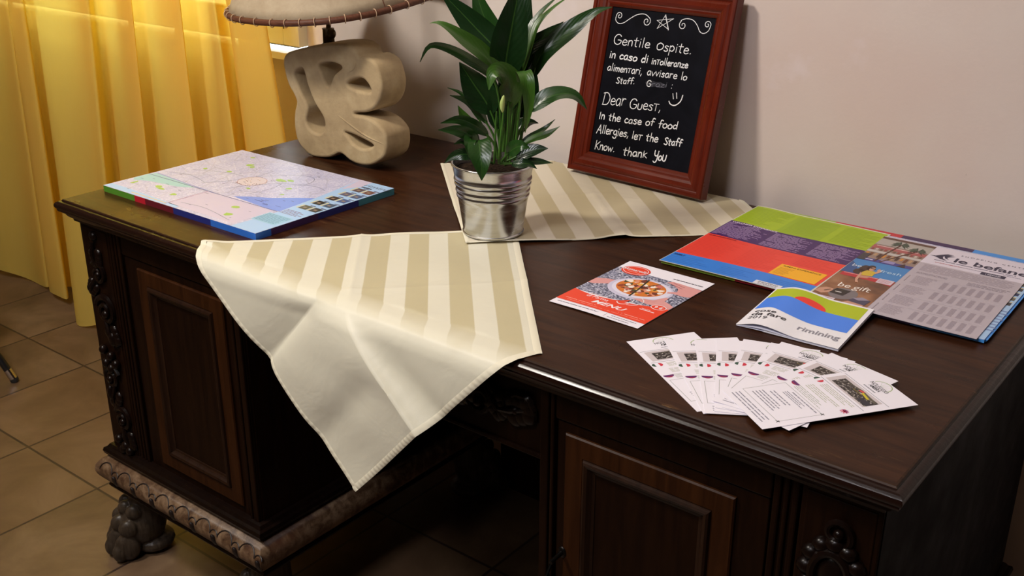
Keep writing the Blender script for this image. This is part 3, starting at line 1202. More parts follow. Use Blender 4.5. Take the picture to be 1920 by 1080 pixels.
b = MB(M['cloth'])
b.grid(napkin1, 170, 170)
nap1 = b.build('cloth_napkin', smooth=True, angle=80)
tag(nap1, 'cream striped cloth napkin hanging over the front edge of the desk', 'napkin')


def hem_mesh(fn, name, parent, w=.020, n=150, sides=((0, 0), (0, 1), (1, 0), (1, 1))):
    b = MB(M['hem'])
    for ax_, end in sides:
        def f(u, v, ax_=ax_, end=end):
            q = w * v
            t = (1 - q) if end else q
            puck = (.0010 + .0007 * math.sin(u * 260) * math.sin(PI * v)) if end else .0009
            puck = puck * (1 if 0 < v < 1 else .25)
            a, b2 = (u, t) if ax_ else (t, u)
            return fn(a, b2, puck)
        b.grid(f, n, 4, uv=False)
    return b.build(name, parent, smooth=True, angle=80)


hem_mesh(napkin1, 'hem', nap1)

T2, DX2 = (.752, .272), .362                           # near corner; left corner; the far corner tucks behind the desk


def napkin2(a, b2, off=0.0):
    # a runs to the right-back, b2 to the left-back
    x = T2[0] + .375 * a - .362 * b2
    y = T2[1] + .385 * a + .342 * b2
    cr = math.exp(-abs(b2 - .5) / .02) * .003 + math.exp(-abs(a - .5) / .02) * .004
    wav = .004 * math.exp(-((a - .47) / .045) ** 2 - (b2 / .10) ** 2) + .003 * math.exp(-((a - .36) / .05) ** 2 - ((b2 - .08) / .06) ** 2)
    fl = (1 - sm(.62, .74, a)) * (1 - .85 * sm(.62, .69, y))
    z = .8008 + (cr * .6 + wav + .0008 * (1 + math.sin(a * 15 + b2 * 9))) * fl + off * (.4 + .6 * fl)
    if y < .40 and x < .90:                            # lies over the corner of the other napkin
        z += .0030 * (1 - sm(.36, .42, y))
    YE = D + .010
    if y > YE:                                         # bends down behind the back edge
        e = y - YE
        ang = min(PI / 2, e / .012)
        yy = YE + .012 * math.sin(ang)
        z = z - .012 * (1 - math.cos(ang)) - max(0.0, e - .012 * PI / 2)
        return (x, yy + off, z)
    return (x, y, z)


b = MB(M['cloth_flat'])
b.grid(lambda u, v: napkin2(v, u), 100, 100)
# stripes of this one run left-back, so across = a
nap2 = b.build('cloth_napkin', smooth=True, angle=80)
tag(nap2, 'cream striped cloth napkin lying flat under the framed chalkboard and plant bucket', 'napkin')
hem_mesh(napkin2, 'hem', nap2, w=.014)

# ================================================================ potted peace lily
PX, PY, PZ = .752, .3435, .8070
plant = thing('potted_plant', 'green peace lily in a ribbed galvanised bucket on the napkins', 'potted plant', (PX, PY, PZ))
b = MB(M['steel'])
prof = [(0, .003), (.047, .003), (.0490, .0005), (.0505, 0), (.0518, .0012), (.0520, .0030), (.0505, .0042), (.0505, .0060)]


def rad(z):
    return .0505 + (.0672 - .0505) * (z - .006) / .112


for z in (.03, .052, .0535, .055, .0565):
    prof.append((rad(z), z))
for zc in (.066, .0745, .086, .0935):
    for dz, dr in ((-.0042, 0), (-.0024, .0012), (0, .0018), (.0024, .0012), (.0042, 0)):
        prof.append((rad(zc + dz) + dr, zc + dz))
prof += [(rad(.104), .104), (rad(.116), .116), (.0690, .1172), (.0697, .1188), (.0692, .1204), (.0678, .1210), (.0664, .1204), (.0658, .1180), (.0640, .100), (.060, .07)]
b.lathe(prof, (0, 0, 0), n=72)
b.build('bucket', plant, smooth=True, angle=50)
b = MB(M['soil'])
b.grid(lambda u, v: (.063 * v * math.cos(2 * PI * u), .063 * v * math.sin(2 * PI * u), .106 + .006 * (1 - v) + .0015 * math.sin(u * 40) * v), 40, 6, closed_u=True, uv=False)
b.build('soil', plant, smooth=True)
LEAVES = [
 ([(0.7756, 0.3489, 0.9471), (0.7739, 0.3603, 1.0309), (0.762, 0.3509, 1.0994), (0.7234, 0.3332, 1.146), (0.6735, 0.3066, 1.2011)], 0.0231, 0.1, 10),
 ([(0.7788, 0.3387, 0.9498), (0.7819, 0.3411, 1.0353), (0.7721, 0.3206, 1.0936), (0.7383, 0.2813, 1.139), (0.7157, 0.2634, 1.1577), (0.6955, 0.2602, 1.1561)], 0.0161, 0.75, -25),
 ([(0.7806, 0.3273, 0.9524), (0.7807, 0.3274, 1.0184), (0.7783, 0.3128, 1.0733), (0.7625, 0.2748, 1.1063), (0.7408, 0.245, 1.126), (0.7278, 0.2221, 1.1294), (0.7165, 0.2132, 1.1055)], 0.0087, 0.35, 35),
 ([(0.7694, 0.3567, 0.9444), (0.7756, 0.3489, 1.0331), (0.7819, 0.3411, 1.0918), (0.7905, 0.3479, 1.1578), (0.7881, 0.3715, 1.2198)], 0.0286, 0.15, -12),
 ([(0.7523, 0.3687, 0.939), (0.7476, 0.3778, 1.0322), (0.7372, 0.3695, 1.1092), (0.7131, 0.3633, 1.1676), (0.6967, 0.3631, 1.2142)], 0.0219, 0.25, 20),
 ([(0.777, 0.3754, 0.9418), (0.7768, 0.3753, 1.0288), (0.7763, 0.3876, 1.111), (0.773, 0.3977, 1.1617), (0.7724, 0.41, 1.2227)], 0.018, 0.15, 0),
 ([(0.7802, 0.3525, 0.9471), (0.7861, 0.3572, 1.0216), (0.7992, 0.3675, 1.0975), (0.8061, 0.3856, 1.1458), (0.8203, 0.4096, 1.1737), (0.8376, 0.4359, 1.1925)], 0.009, 0.9, 40),
 ([(0.777, 0.3627, 0.9444), (0.7829, 0.3674, 1.0387), (0.7883, 0.3844, 1.1239), (0.7983, 0.4049, 1.1631), (0.8171, 0.4325, 1.1912)], 0.0098, 0.6, 35),
 ([(0.7801, 0.3652, 0.9444), (0.7767, 0.3752, 1.0365), (0.7824, 0.3924, 1.1034), (0.8, 0.4191, 1.1282), (0.8172, 0.4453, 1.1485)], 0.0168, 0.2, 10),
 ([(0.7862, 0.37, 0.9404), (0.7889, 0.3848, 1.0171), (0.7945, 0.402, 1.0826), (0.8092, 0.4135, 1.1111), (0.8328, 0.4449, 1.1395), (0.862, 0.4679, 1.1656), (0.8831, 0.4845, 1.1731)], 0.0174, 0.3, 8),
 ([(0.7806, 0.3273, 0.9485), (0.7776, 0.325, 0.9837), (0.7659, 0.3157, 1.026), (0.747, 0.3008, 1.0637), (0.7307, 0.288, 1.0964)], 0.0245, 0.0, 12),
 ([(0.7958, 0.3266, 0.9512), (0.7988, 0.3289, 1.0016), (0.8067, 0.3225, 1.0418), (0.8111, 0.3132, 1.0736), (0.8073, 0.2975, 1.0902), (0.8031, 0.2814, 1.0891), (0.8016, 0.2739, 1.064)], 0.0196, 0.9, -15),
 ([(0.8048, 0.3337, 0.9512), (0.8106, 0.3382, 1.0169), (0.8195, 0.3325, 1.0605), (0.833, 0.3178, 1.0902), (0.851, 0.3064, 1.0797), (0.8527, 0.3078, 1.0396), (0.8425, 0.3125, 0.9962)], 0.0111, 0.7, 0),
 ([(0.7678, 0.3682, 0.9377), (0.7769, 0.3753, 0.9896), (0.7888, 0.3848, 1.0366), (0.7946, 0.3893, 1.0673), (0.796, 0.3904, 1.0882)], 0.0213, 0.1, 0),
 ([(0.7894, 0.347, 0.9458), (0.7984, 0.3541, 0.9813), (0.8132, 0.3658, 1.0162), (0.8309, 0.3797, 1.0373), (0.8515, 0.396, 1.0461), (0.8694, 0.4101, 1.0412), (0.8836, 0.4212, 1.0195)], 0.016, 0.3, 25),
 ([(0.7802, 0.3525, 0.9391), (0.7893, 0.3597, 0.959), (0.8074, 0.374, 0.9729), (0.8195, 0.3962, 0.9843), (0.8321, 0.4061, 0.9988)], 0.0062, 0.3, 30),
 ([(0.7956, 0.3392, 0.9406), (0.8046, 0.3463, 0.9603), (0.8226, 0.3604, 0.9741), (0.8404, 0.3745, 0.9819), (0.8558, 0.3866, 0.9944)], 0.0084, 0.75, 30),
 ([(0.7585, 0.3736, 0.935), (0.7646, 0.3784, 0.9673), (0.7769, 0.3881, 0.9833), (0.7891, 0.3977, 0.9893), (0.7989, 0.4055, 0.9873)], 0.0133, 0.1, 20),
 ([(0.7712, 0.3327, 0.9418), (0.7668, 0.3292, 0.9734), (0.7534, 0.3187, 1.0045), (0.7423, 0.2971, 1.0335), (0.7248, 0.2706, 1.0462)], 0.0082, 0.3, 30),
 ([(0.7495, 0.3411, 0.9603), (0.7375, 0.3316, 0.9919), (0.7227, 0.3199, 1.0269), (0.7109, 0.3106, 1.0423), (0.6954, 0.2984, 1.0499)], 0.005, 0.5, 30),
 ([(0.7339, 0.3414, 0.9416), (0.7249, 0.3343, 0.9697), (0.7144, 0.3261, 0.9895), (0.7069, 0.3202, 1.0052), (0.7016, 0.316, 1.0188)], 0.01, 1.0, 0),
 ([(0.7838, 0.3172, 0.9433), (0.7779, 0.3125, 0.9707), (0.7666, 0.2909, 0.9963), (0.7498, 0.2649, 1.0119), (0.7324, 0.2385, 1.0086)], 0.0096, 0.45, 25),
 ([(0.7782, 0.3, 0.9421), (0.7729, 0.283, 0.9681), (0.7678, 0.2663, 0.9898), (0.7569, 0.245, 0.9998), (0.7428, 0.2212, 1.0029)], 0.0103, 0.3, 15),
 ([(0.7718, 0.3077, 0.9354), (0.7663, 0.2906, 0.9538), (0.7626, 0.2749, 0.9719), (0.7589, 0.2593, 0.9802), (0.7552, 0.2436, 0.9778)], 0.0074, 0.35, 20),
 ([(0.7845, 0.2922, 0.941), (0.7822, 0.2777, 0.9707), (0.7858, 0.2678, 0.9848), (0.8, 0.2535, 0.9711), (0.8083, 0.2473, 0.9511), (0.8081, 0.2472, 0.9275)], 0.0185, 0.25, 0),
 ([(0.7752, 0.2976, 0.9421), (0.7699, 0.2807, 0.9719), (0.7706, 0.2686, 0.986), (0.7806, 0.251, 0.9797), (0.7804, 0.2508, 0.9589)], 0.0111, 0.3, 0),
 ([(0.7778, 0.3124, 0.9354), (0.7663, 0.2906, 0.9499), (0.755, 0.269, 0.9565), (0.7402, 0.2573, 0.9525), (0.7296, 0.2489, 0.9416)], 0.0098, 0.2, 10),
 ([(0.7868, 0.3195, 0.9354), (0.8018, 0.3313, 0.9434), (0.8168, 0.3431, 0.9532), (0.8317, 0.3549, 0.9591), (0.8472, 0.3671, 0.9607)], 0.0129, 0.15, 10),
 ([(0.7931, 0.3117, 0.9382), (0.8083, 0.311, 0.9566), (0.8233, 0.3101, 0.9689), (0.8382, 0.3091, 0.9754), (0.8485, 0.3172, 0.9716)], 0.0126, 0.5, 0),
 ([(0.7928, 0.3242, 0.9335), (0.814, 0.3282, 0.9403), (0.8289, 0.34, 0.9423), (0.8439, 0.3517, 0.9415), (0.8594, 0.364, 0.9392)], 0.0068, 0.1, 15),
 ([(0.7994, 0.3039, 0.941), (0.8175, 0.3055, 0.9439), (0.8354, 0.3069, 0.9467), (0.8472, 0.3161, 0.9467), (0.8575, 0.3243, 0.9383)], 0.0082, 0.1, 10),
 ([(0.7771, 0.3501, 0.9471), (0.7801, 0.3524, 1.0022), (0.7816, 0.3536, 1.0408), (0.7801, 0.3524, 1.0787), (0.7815, 0.3535, 1.116)], 0.0194, 0.05, 5),
 ([(0.7806, 0.3273, 0.9445), (0.7791, 0.3262, 0.9837), (0.7762, 0.3239, 1.0145), (0.7748, 0.3228, 1.045), (0.7743, 0.3224, 1.0713)], 0.0149, 0.05, 5),
]
STALKS = [
 ([(0.801, 0.2989, 0.9424), (0.8026, 0.3001, 0.9772), (0.8055, 0.3024, 1.0076), (0.8067, 0.3034, 1.0283)], 0.0024),
 ([(0.7793, 0.3136, 0.9354), (0.781, 0.3149, 0.9862), (0.7825, 0.3161, 1.0207)], 0.002),
 ([(0.7958, 0.3266, 0.9355), (0.7955, 0.3391, 1.0069), (0.7866, 0.3575, 1.0787), (0.7948, 0.364, 1.1012)], 0.0016),
 ([(0.7864, 0.3447, 0.9299), (0.7906, 0.3607, 1.0216), (0.7931, 0.3754, 1.0919)], 0.0016),
 ([(0.7923, 0.362, 0.963), (0.7979, 0.3792, 1.0387), (0.7999, 0.3935, 1.0807)], 0.0012),
 ([(0.7991, 0.3164, 0.9383), (0.8026, 0.3192, 0.9887), (0.8038, 0.3202, 1.0381)], 0.0024),
 ([(0.7938, 0.3632, 0.967), (0.8012, 0.369, 1.01), (0.8038, 0.3711, 1.0675)], 0.0012),
 ([(0.7987, 0.3416, 0.9327), (0.8016, 0.3439, 0.9838), (0.8044, 0.3461, 1.0375)], 0.002),
]
BUD = [(0.8059, 0.3027, 1.0245), (0.8053, 0.3022, 1.0376), (0.8073, 0.3038, 1.0517)]
ORG = Vector((PX, PY, PZ))
CAMH = Vector((.619, -.785, 0))                        # the side the leaves fan out to


def leaf(b, pts, hw, tone, roll, idx):
    rnd = random.Random(idx * 13 + 5)
    P = catmull([Vector(p) - ORG for p in pts], 8)
    seg = [0.0]
    for p, q in zip(P, P[1:]):
        seg.append(seg[-1] + (q - p).length)
    L = seg[-1]
    tb = .40 if L > .14 else .32
    m = M['leaf_dark'] if tone < .25 else M['leaf_mid'] if tone < .62 else M['leaf_light']

    def at(t):
        s = t * L
        for i in range(len(P) - 1):
            if s <= seg[i + 1] or i == len(P) - 2:
                f = (s - seg[i]) / max(1e-9, seg[i + 1] - seg[i])
                return P[i].lerp(P[i + 1], min(1, max(0, f)))
    n = 22
    b.tube([at(tb * 1.12 * i / 8) for i in range(9)], [.0024 - .0008 * i / 8 for i in range(9)], M['stalk'], n=6)
    ra = math.radians(roll)
    vs, us, fs = [], [], []
    K = 9
    prev = None
    for i in range(n + 1):
        s = i / n
        t = tb + (1 - tb) * s
        p = at(t)
        T = (at(min(1, t + .02)) - at(max(0, t - .02))).normalized()
        N = (CAMH + Vector((0, 0, .55))).normalized()
        side = T.cross(N)
        if side.length < .25:
            side = prev if prev is not None else Vector((.785, .62, 0))
        side.normalize()
        if prev is not None and side.dot(prev) < 0:
            side = -side
        if prev is not None:
            side = (side * .6 + prev * .4).normalized()
        prev = side.copy()
        nn = side.cross(T).normalized()
        if nn.dot(N) < 0:
            nn = -nn
        sd = (side * math.cos(ra) + nn * math.sin(ra)).normalized()
        up = T.cross(sd).normalized()
        if up.dot(N) < 0:
            up = -up
        w = hw * (math.sin(PI * min(1, s ** .78)) ** .85 if 0 < s < 1 else 0) * (1 - .25 * s)
        w = max(w * 1.12, .0006)
        for j in range(K):
            c = (j / (K - 1)) * 2 - 1
            fold = .24 * abs(c) * w + .10 * w * math.sin(s * 9 + idx + c * 2) * c * c
            vs.append(p + sd * (c * w) + up * (fold - .12 * w))
            us.append((j / (K - 1), s))
    for i in range(n):
        for j in range(K - 1):
            fs.append((i * K + j, i * K + j + 1, (i + 1) * K + j + 1, (i + 1) * K + j))
    b.raw(vs, fs, m, us)


b = MB(M['leaf_dark'])
for i, (pts, hw, tone, roll) in enumerate(LEAVES):
    leaf(b, pts, hw, tone, roll, i)
b.build('foliage', plant, smooth=True, angle=75, fixn=False)
b = MB(M['stalk'])
for pts, r in STALKS:
    P = catmull([Vector(p) - ORG for p in pts], 6)
    b.tube(P, [r * (1 - .4 * i / (len(P) - 1)) for i in range(len(P))], n=8)
b.build('stalk', plant, smooth=True, angle=60)
P = catmull([Vector(p) - ORG for p in BUD], 8)
b = MB(M['bud'])
nb = len(P) - 1
b.tube(P, [.0005 + .0036 * math.sin(PI * min(1, (i / nb) * .94 + .03)) ** .9 for i in range(nb + 1)], n=10)
b.build('flower_bud', plant, smooth=True, angle=60)

# ================================================================ table lamp
LY = .525
lamp = thing('table_lamp', 'table lamp with pierced carved stone base and parchment shade', 'lamp', (.20, LY, .80))
OUT = [(0.196, 0.81), (0.171, 0.798), (0.141, 0.792), (0.111, 0.791), (0.087, 0.802), (0.07, 0.82), (0.065, 0.85), (0.069, 0.879), (0.077, 0.9), (0.071, 0.916), (0.056, 0.935), (0.047, 0.961), (0.045, 0.984), (0.054, 0.998), (0.074, 1.007), (0.124, 1.021), (0.173, 1.032), (0.22, 1.038), (0.247, 1.037), (0.264, 1.028), (0.272, 1.017), (0.29, 1.019), (0.314, 1.012), (0.326, 0.995), (0.332, 0.967), (0.325, 0.941), (0.308, 0.921), (0.283, 0.909), (0.255, 0.904), (0.253, 0.899), (0.282, 0.899), (0.313, 0.891), (0.334, 0.875), (0.338, 0.858), (0.336, 0.84), (0.326, 0.822), (0.294, 0.803), (0.261, 0.797), (0.233, 0.800), (0.21, 0.81)]
HOLES = [[(0.078, 0.958), (0.095, 0.971), (0.107, 0.968), (0.116, 0.939), (0.132, 0.908), (0.154, 0.881), (0.155, 0.861), (0.141, 0.848), (0.117, 0.85), (0.104, 0.867), (0.111, 0.895), (0.095, 0.923), (0.084, 0.942)],
         [(0.155, 0.987), (0.174, 0.995), (0.202, 0.996), (0.218, 0.989), (0.196, 0.972), (0.182, 0.951), (0.173, 0.953), (0.163, 0.971)],
         [(0.237, 0.961), (0.256, 0.972), (0.278, 0.975), (0.293, 0.965), (0.297, 0.952), (0.272, 0.95), (0.245, 0.954)],
         [(0.224, 0.858), (0.251, 0.856), (0.294, 0.846), (0.289, 0.839), (0.268, 0.833), (0.245, 0.838), (0.232, 0.849)]]
cu = bpy.data.curves.new('lamp_outline', 'CURVE')
cu.dimensions = '2D'
cu.fill_mode = 'BOTH'
cu.extrude = .030
cu.bevel_depth = .006
cu.bevel_resolution = 3
cu.offset = -.0056
for poly in [OUT] + HOLES:
    if poly is not OUT:
        gx_, gz_ = sum(q[0] for q in poly) / len(poly), sum(q[1] for q in poly) / len(poly)
        poly = [(gx_ + (x - gx_) * 1.10, gz_ + (z - gz_) * 1.07) for x, z in poly]
    P = catmull([(x + .022 - .20, z + .0105 - .80, 0) for x, z in poly], 5, closed=True)
    sp = cu.splines.new('POLY')
    sp.points.add(len(P) - 1)
    for q, p in zip(sp.points, P):
        q.co = (p.x, p.y, 0, 1)
    sp.use_cyclic_u = True
co = bpy.data.objects.new('lamp_outline', cu)
COL.objects.link(co)
me = bpy.data.meshes.new_from_object(co.evaluated_get(bpy.context.evaluated_depsgraph_get()))
bpy.data.objects.remove(co)
bpy.data.curves.remove(cu)
lb = MB(M['stone'])
lb.raw([(v.co.x, -v.co.z, v.co.y) for v in me.vertices], [tuple(p.vertices) for p in me.polygons])
bpy.data.meshes.remove(me)


def onface(pts, r):
    P = catmull([(x + .022 - .20, -.0352, z + .0105 - .80) for x, z in pts], 6)
    lb.tube(P, [r * (.35 + .65 * math.sin(PI * i / (len(P) - 1))) for i in range(len(P))], n=8)


onface([(.266, 1.012), (.258, .994), (.240, .982)], .0022)
onface([(.200, .893), (.240, .876), (.285, .860), (.330, .852)], .0026)
base = lb.build('base', lamp, smooth=True, angle=55)
# stem, socket collar and switch knob
b = MB(M['brass'])
sx0, sz0 = -.028, .232
b.lathe([(0, 0), (.017, 0), (.018, .004), (.012, .008), (.0115, .034), (.0125, .037), (0, .037)], (sx0, 0, sz0 - .002), n=24)
b.ball((sx0 + .014, -.004, sz0 + .026), (.009, .009, .011), n=14)
b.tube([(sx0, 0, sz0 + .03), (sx0 - .022, .030, .310), (sx0 - .030, .050, .42), (sx0 - .032, .052, .50)], .0052, n=12)
b.build('stem', lamp)
# shade: soft square plan, tilted a little
SHC = Vector((.143, .576, 1.1165)) - Vector((.20, LY, .80))
e1 = Vector((1, 0, math.tan(.033)))
e2 = Vector((0, 1, math.tan(.105)))
e3 = e1.cross(e2).normalized()


def shade_pt(t, h, k=1.0):
    n, ph, asp, r = 2.435, 4.705, .984, .207
    c, s = math.cos(t), math.sin(t)
    f = (1 - .46 * h) * k
    x = r * f * math.copysign(abs(c) ** (2 / n), c)
    y = asp * r * f * math.copysign(abs(s) ** (2 / n), s)
    X, Y = x * math.cos(ph) - y * math.sin(ph), x * math.sin(ph) + y * math.cos(ph)
    return SHC + e1 * X + e2 * Y + e3 * (.20 * h)


b = MB(M['parchment'])
b.grid(lambda u, v: shade_pt(2 * PI * u, v + .012 * (1 - v)), 120, 10, closed_u=True)
sh = b.build('lamp_shade', lamp, smooth=True, angle=60, solidify=.002, fixn=True)
b = MB(M['cane'])
b.tube([shade_pt(2 * PI * i / 120, 0) for i in range(121)], .0062, n=10, cap=False)
for i in range(40):
    t = 2 * PI * i / 40
    c0 = shade_pt(t, 0)
    tang = (shade_pt(t + .01, 0) - c0).normalized()
    outw = tang.cross(e3).normalized()
    ring = [c0 + (outw * math.cos(q * PI / 6) + e3 * math.sin(q * PI / 6) * 1.15) * .0072 for q in range(13)]
    b.tube(ring, .0008, M['tie'], n=5, cap=False)
b.build('rim', sh, smooth=True, angle=60)
b = MB(M['cane'])
b.tube([shade_pt(2 * PI * i / 120, 1) for i in range(121)], .0045, n=8, cap=False)
b.build('rim', sh, smooth=True, angle=60)
for t in (4.86, 1.8):
    b = MB(M['cane'])
    b.tube([shade_pt(t - .42, h / 10, 1.003) for h in range(11)], .0009, n=5)
    b.build('seam', sh)
b = MB(M['brass'])
topc = SHC + e3 * .19
for i in range(3):
    t = 2 * PI * i / 3
    b.tube([topc, shade_pt(t, .97)], .0018, n=6)
b.build('shade_carrier', sh)

# ================================================================ framed chalkboard leaning on the wall
EX, EY, EZ = Vector((0.9976945, -0.0678649, 0)), Vector((0.0146886, 0.2159406, 0.976296)), Vector((-0.0662562, -0.9740452, 0.2164396))
fb = thing('framed_chalkboard', 'small slate chalkboard in red wooden frame leaning on the wall, handwritten in white', 'chalkboard')
fb.matrix_world = Matrix(((EX.x, EY.x, EZ.x, .62843), (EX.y, EY.y, EZ.y, .72867), (EX.z, EY.z, EZ.z, .8092), (0, 0, 0, 1)))
FW, FH, FT = .3165, .366, .024
fprof = [(0, -FT), (0, -.003), (.0012, -.0008), (.003, 0), (.0085, 0), (.0105, -.0022), (.0125, -.0028), (.0145, -.0016), (.017, -.0004), (.024, -.0010), (.029, -.0034),
         (.031, -.0052), (.033, -.0050), (.0365, -.0058), (.0395, -.0085), (.0415, -.0105), (.0415, -.018)]
b = MB(M['mahogany'])
corners = lambda i: [(i, i), (FW - i, i), (FW - i, FH - i), (i, FH - i)]
vs = []
for i, z in fprof:
    vs.append([(x, y, z) for x, y in corners(i)])
for s in range(4):
    m = M['mahogany_rail'] if s in (0, 2) else M['mahogany']
    for r0, r1 in zip(vs, vs[1:]):
        b.face([r0[s], r0[(s + 1) % 4], r1[(s + 1) % 4], r1[s]], m)
fr = b.build('frame', fb, smooth=True, angle=40)
b = MB(M['slate'])
b.box(.036, FW - .036, .036, FH - .036, -.017, -.0125)
b.face([(.002, .002, -FT + .001), (FW - .002, .002, -FT + .001), (FW - .002, FH - .002, -FT + .001), (.002, FH - .002, -FT + .001)], M['cane'])
board = b.build('board', fb, smooth=False)

GL = {
    'G': (.72, [[(.62, .82), (.45, .98), (.2, .9), (.05, .55), (.12, .15), (.35, 0), (.6, .12), (.66, .42), (.38, .44)]]),
    'e': (.46, [[(.05, .28), (.40, .33), (.37, .5), (.2, .56), (.06, .35), (.09, .08), (.25, 0), (.44, .1)]]),
    'n': (.44, [[(.06, .55), (.06, 0)], [(.06, .36), (.2, .55), (.35, .48), (.38, 0)]]),
    't': (.42, [[(.2, .85), (.18, .1), (.3, 0)], [(.02, .58), (.4, .60)]]),
    'T': (.46, [[(.22, .6), (.21, 0)], [(.0, .6), (.44, .63)]]),
    'i': (.20, [[(.1, .52), (.1, 0)], [(.1, .74), (.11, .79)]]),
    'l': (.20, [[(.1, 1.0), (.1, 0)]]),
    'o': (.48, [[(.24, .55), (.05, .35), (.08, .06), (.25, 0), (.42, .15), (.42, .42), (.22, .56)]]),
    'O': (.62, [[(.32, .66), (.06, .45), (.1, .06), (.32, 0), (.56, .18), (.56, .5), (.28, .67)]]),
    's': (.42, [[(.38, .5), (.2, .56), (.08, .42), (.3, .26), (.34, .08), (.18, 0), (.03, .08)]]),
    'p': (.48, [[(.06, .55), (.05, -.38)], [(.06, .4), (.25, .56), (.43, .33), (.3, .05), (.06, .1)]]),
    'c': (.42, [[(.38, .48), (.22, .56), (.05, .3), (.15, .02), (.4, .08)]]),
    'a': (.48, [[(.4, .5), (.2, .56), (.04, .28), (.15, 0), (.36, .15), (.4, .5)], [(.4, .55), (.43, 0)]]),
    'd': (.48, [[(.4, .4), (.2, .52), (.04, .25), (.16, 0), (.38, .15)], [(.4, 1.0), (.42, 0)]]),
    'r': (.38, [[(.06, .55), (.06, 0)], [(.06, .3), (.18, .52), (.35, .52)]]),
    'z': (.46, [[(.04, .52), (.4, .52)], [(.4, .52), (.05, .02)], [(.05, .02), (.44, .02)]]),
    'm': (.62, [[(.05, .55), (.05, 0)], [(.05, .35), (.18, .55), (.28, .45), (.29, 0)], [(.29, .35), (.42, .55), (.54, .45), (.55, 0)]]),
    'v': (.42, [[(.02, .55), (.2, 0)], [(.2, 0), (.4, .55)]]),
    'u': (.46, [[(.05, .55), (.06, .1), (.22, 0), (.38, .12), (.4, .55)]]),
    'S': (.52, [[(.48, .86), (.3, .96), (.1, .8), (.25, .55), (.46, .3), (.34, .03), (.05, .1)]]),
    'f': (.40, [[(.44, .92), (.28, .98), (.2, .8), (.17, 0)], [(.02, .5), (.4, .54)]]),
    'D': (.72, [[(.12, 1.0), (.08, 0)], [(.0, .94), (.4, 1.0), (.66, .6), (.5, .1), (.04, 0)]]),
    'I': (.20, [[(.09, .85), (.08, 0)]]),
    'h': (.46, [[(.08, 1.0), (.08, 0)], [(.08, .35), (.25, .54), (.38, .4), (.39, 0)]]),
    'w': (.60, [[(.02, .5), (.14, 0)], [(.14, 0), (.28, .42)], [(.28, .42), (.42, 0)], [(.42, 0), (.56, .52)]]),
    'k': (.44, [[(.08, .7), (.08, 0)], [(.38, .55), (.1, .28)], [(.1, .28), (.42, 0)]]),
    'K': (.54, [[(.08, 1.0), (.06, 0)], [(.5, .92), (.1, .45)], [(.1, .45), (.5, .02)]]),
    'A': (.62, [[(.0, -.05), (.36, 1.0)], [(.36, 1.0), (.56, 0)], [(.1, .36), (.5, .38)]]),
    'g': (.48, [[(.4, .5), (.2, .56), (.05, .3), (.2, .05), (.4, .2)], [(.41, .55), (.42, -.2), (.2, -.36), (.02, -.22)]]),
    'Y': (.62, [[(.06, 1.0), (.1, .55), (.32, .42), (.5, .6), (.56, 1.0)], [(.55, .9), (.5, .0), (.28, -.32), (.04, -.2)]]),
    'U': (.56, [[(.05, .72), (.06, .15), (.25, 0), (.44, .15), (.48, .75)]]),
    ',': (.24, [[(.12, .08), (.05, -.2)]]),
    '.': (.24, [[(.1, .02), (.13, .07)]]),
    ' ': (.34, []),
}
cb = MB(M['chalk'])
ZC = -.0121


def ribbon(pts, wd, m=None, seed=0):
    P = catmull([(x, y, 0) for x, y in pts], 6) if len(pts) > 2 else [Vector((x, y, 0)) for x, y in pts]
    rr = random.Random(seed)
    n = len(P)
    vs = []
    for i, p in enumerate(P):
        t = (P[min(i + 1, n - 1)] - P[max(i - 1, 0)])
        t = t.normalized() if t.length > 1e-9 else Vector((1, 0, 0))
        w = wd * (.85 + .3 * rr.random()) * .5
        if i in (0, n - 1):
            w *= .75
            p = p + t * (wd * .35) * (1 if i else -1)
        nx = Vector((-t.y, t.x, 0))
        vs += [(p.x + nx.x * w, p.y + nx.y * w, ZC), (p.x - nx.x * w, p.y - nx.y * w, ZC)]
    cb.raw(vs, [(2 * i, 2 * i + 1, 2 * i + 3, 2 * i + 2) for i in range(n - 1)], m)


def write(txt, s0, t0, s1, t1, H, wd=.0019, m=None, seed=1):
    rr = random.Random(seed)
    tot = sum(GL[c][0] + .05 for c in txt)
    kx = (s1 - s0) / tot
    x = 0.0
    for c in txt:
        w, strokes = GL[c]
        jy, js = (rr.random() - .5) * .07, 1 + (rr.random() - .5) * .12
        for st in strokes:
            pts = []
            for a, q in st:
                sx_ = s0 + (x + a) * kx
                pts.append((sx_ + q * H * .06, t0 + (t1 - t0) * (x / tot) + (q * js + jy) * H))
            ribbon(pts, wd, m, rr.randrange(9999))
        x += w + .05


HO = -.0035
write('Gentile', .055, .2588 + HO, .1427, .2592 + HO, .0185, .0017, seed=1)
write('Ospite.', .1563, .2588 + HO, .2370, .2588 + HO, .0185, .0017, seed=2)
write('in caso di', .0512, .2316 + HO, .1440, .2326 + HO, .0150, .0023, seed=3)
write('inTolleranze', .1509, .2320 + HO, .2334, .2340 + HO, .0130, .0019, seed=4)
write('alimenTari,', .0515, .2069 + HO, .1360, .2096 + HO, .0138, .0017, seed=5)
write('avvisare lo', .1455, .2100 + HO, .2363, .2125 + HO, .0138, .0017, seed=6)
write('Staff.', .0770, .1855 + HO, .1225, .1895 + HO, .0125, .0016, seed=7)
write('G', .1485, .1896 + HO, .1600, .1900 + HO, .0110, .0015, seed=8)
write('razi', .1605, .1905 + HO, .1960, .1935 + HO, .0110, .0011, M['chalk_faint'], seed=8)
write('.', .2040, .1930 + HO, .2080, .1932 + HO, .0110, .0014, seed=8)
write('.', .2045, .1990 + HO, .2085, .1992 + HO, .0110, .0014, seed=8)
write('Dear', .0522, .1406 + HO, .1090, .1460 + HO, .0240, .0017, seed=9)
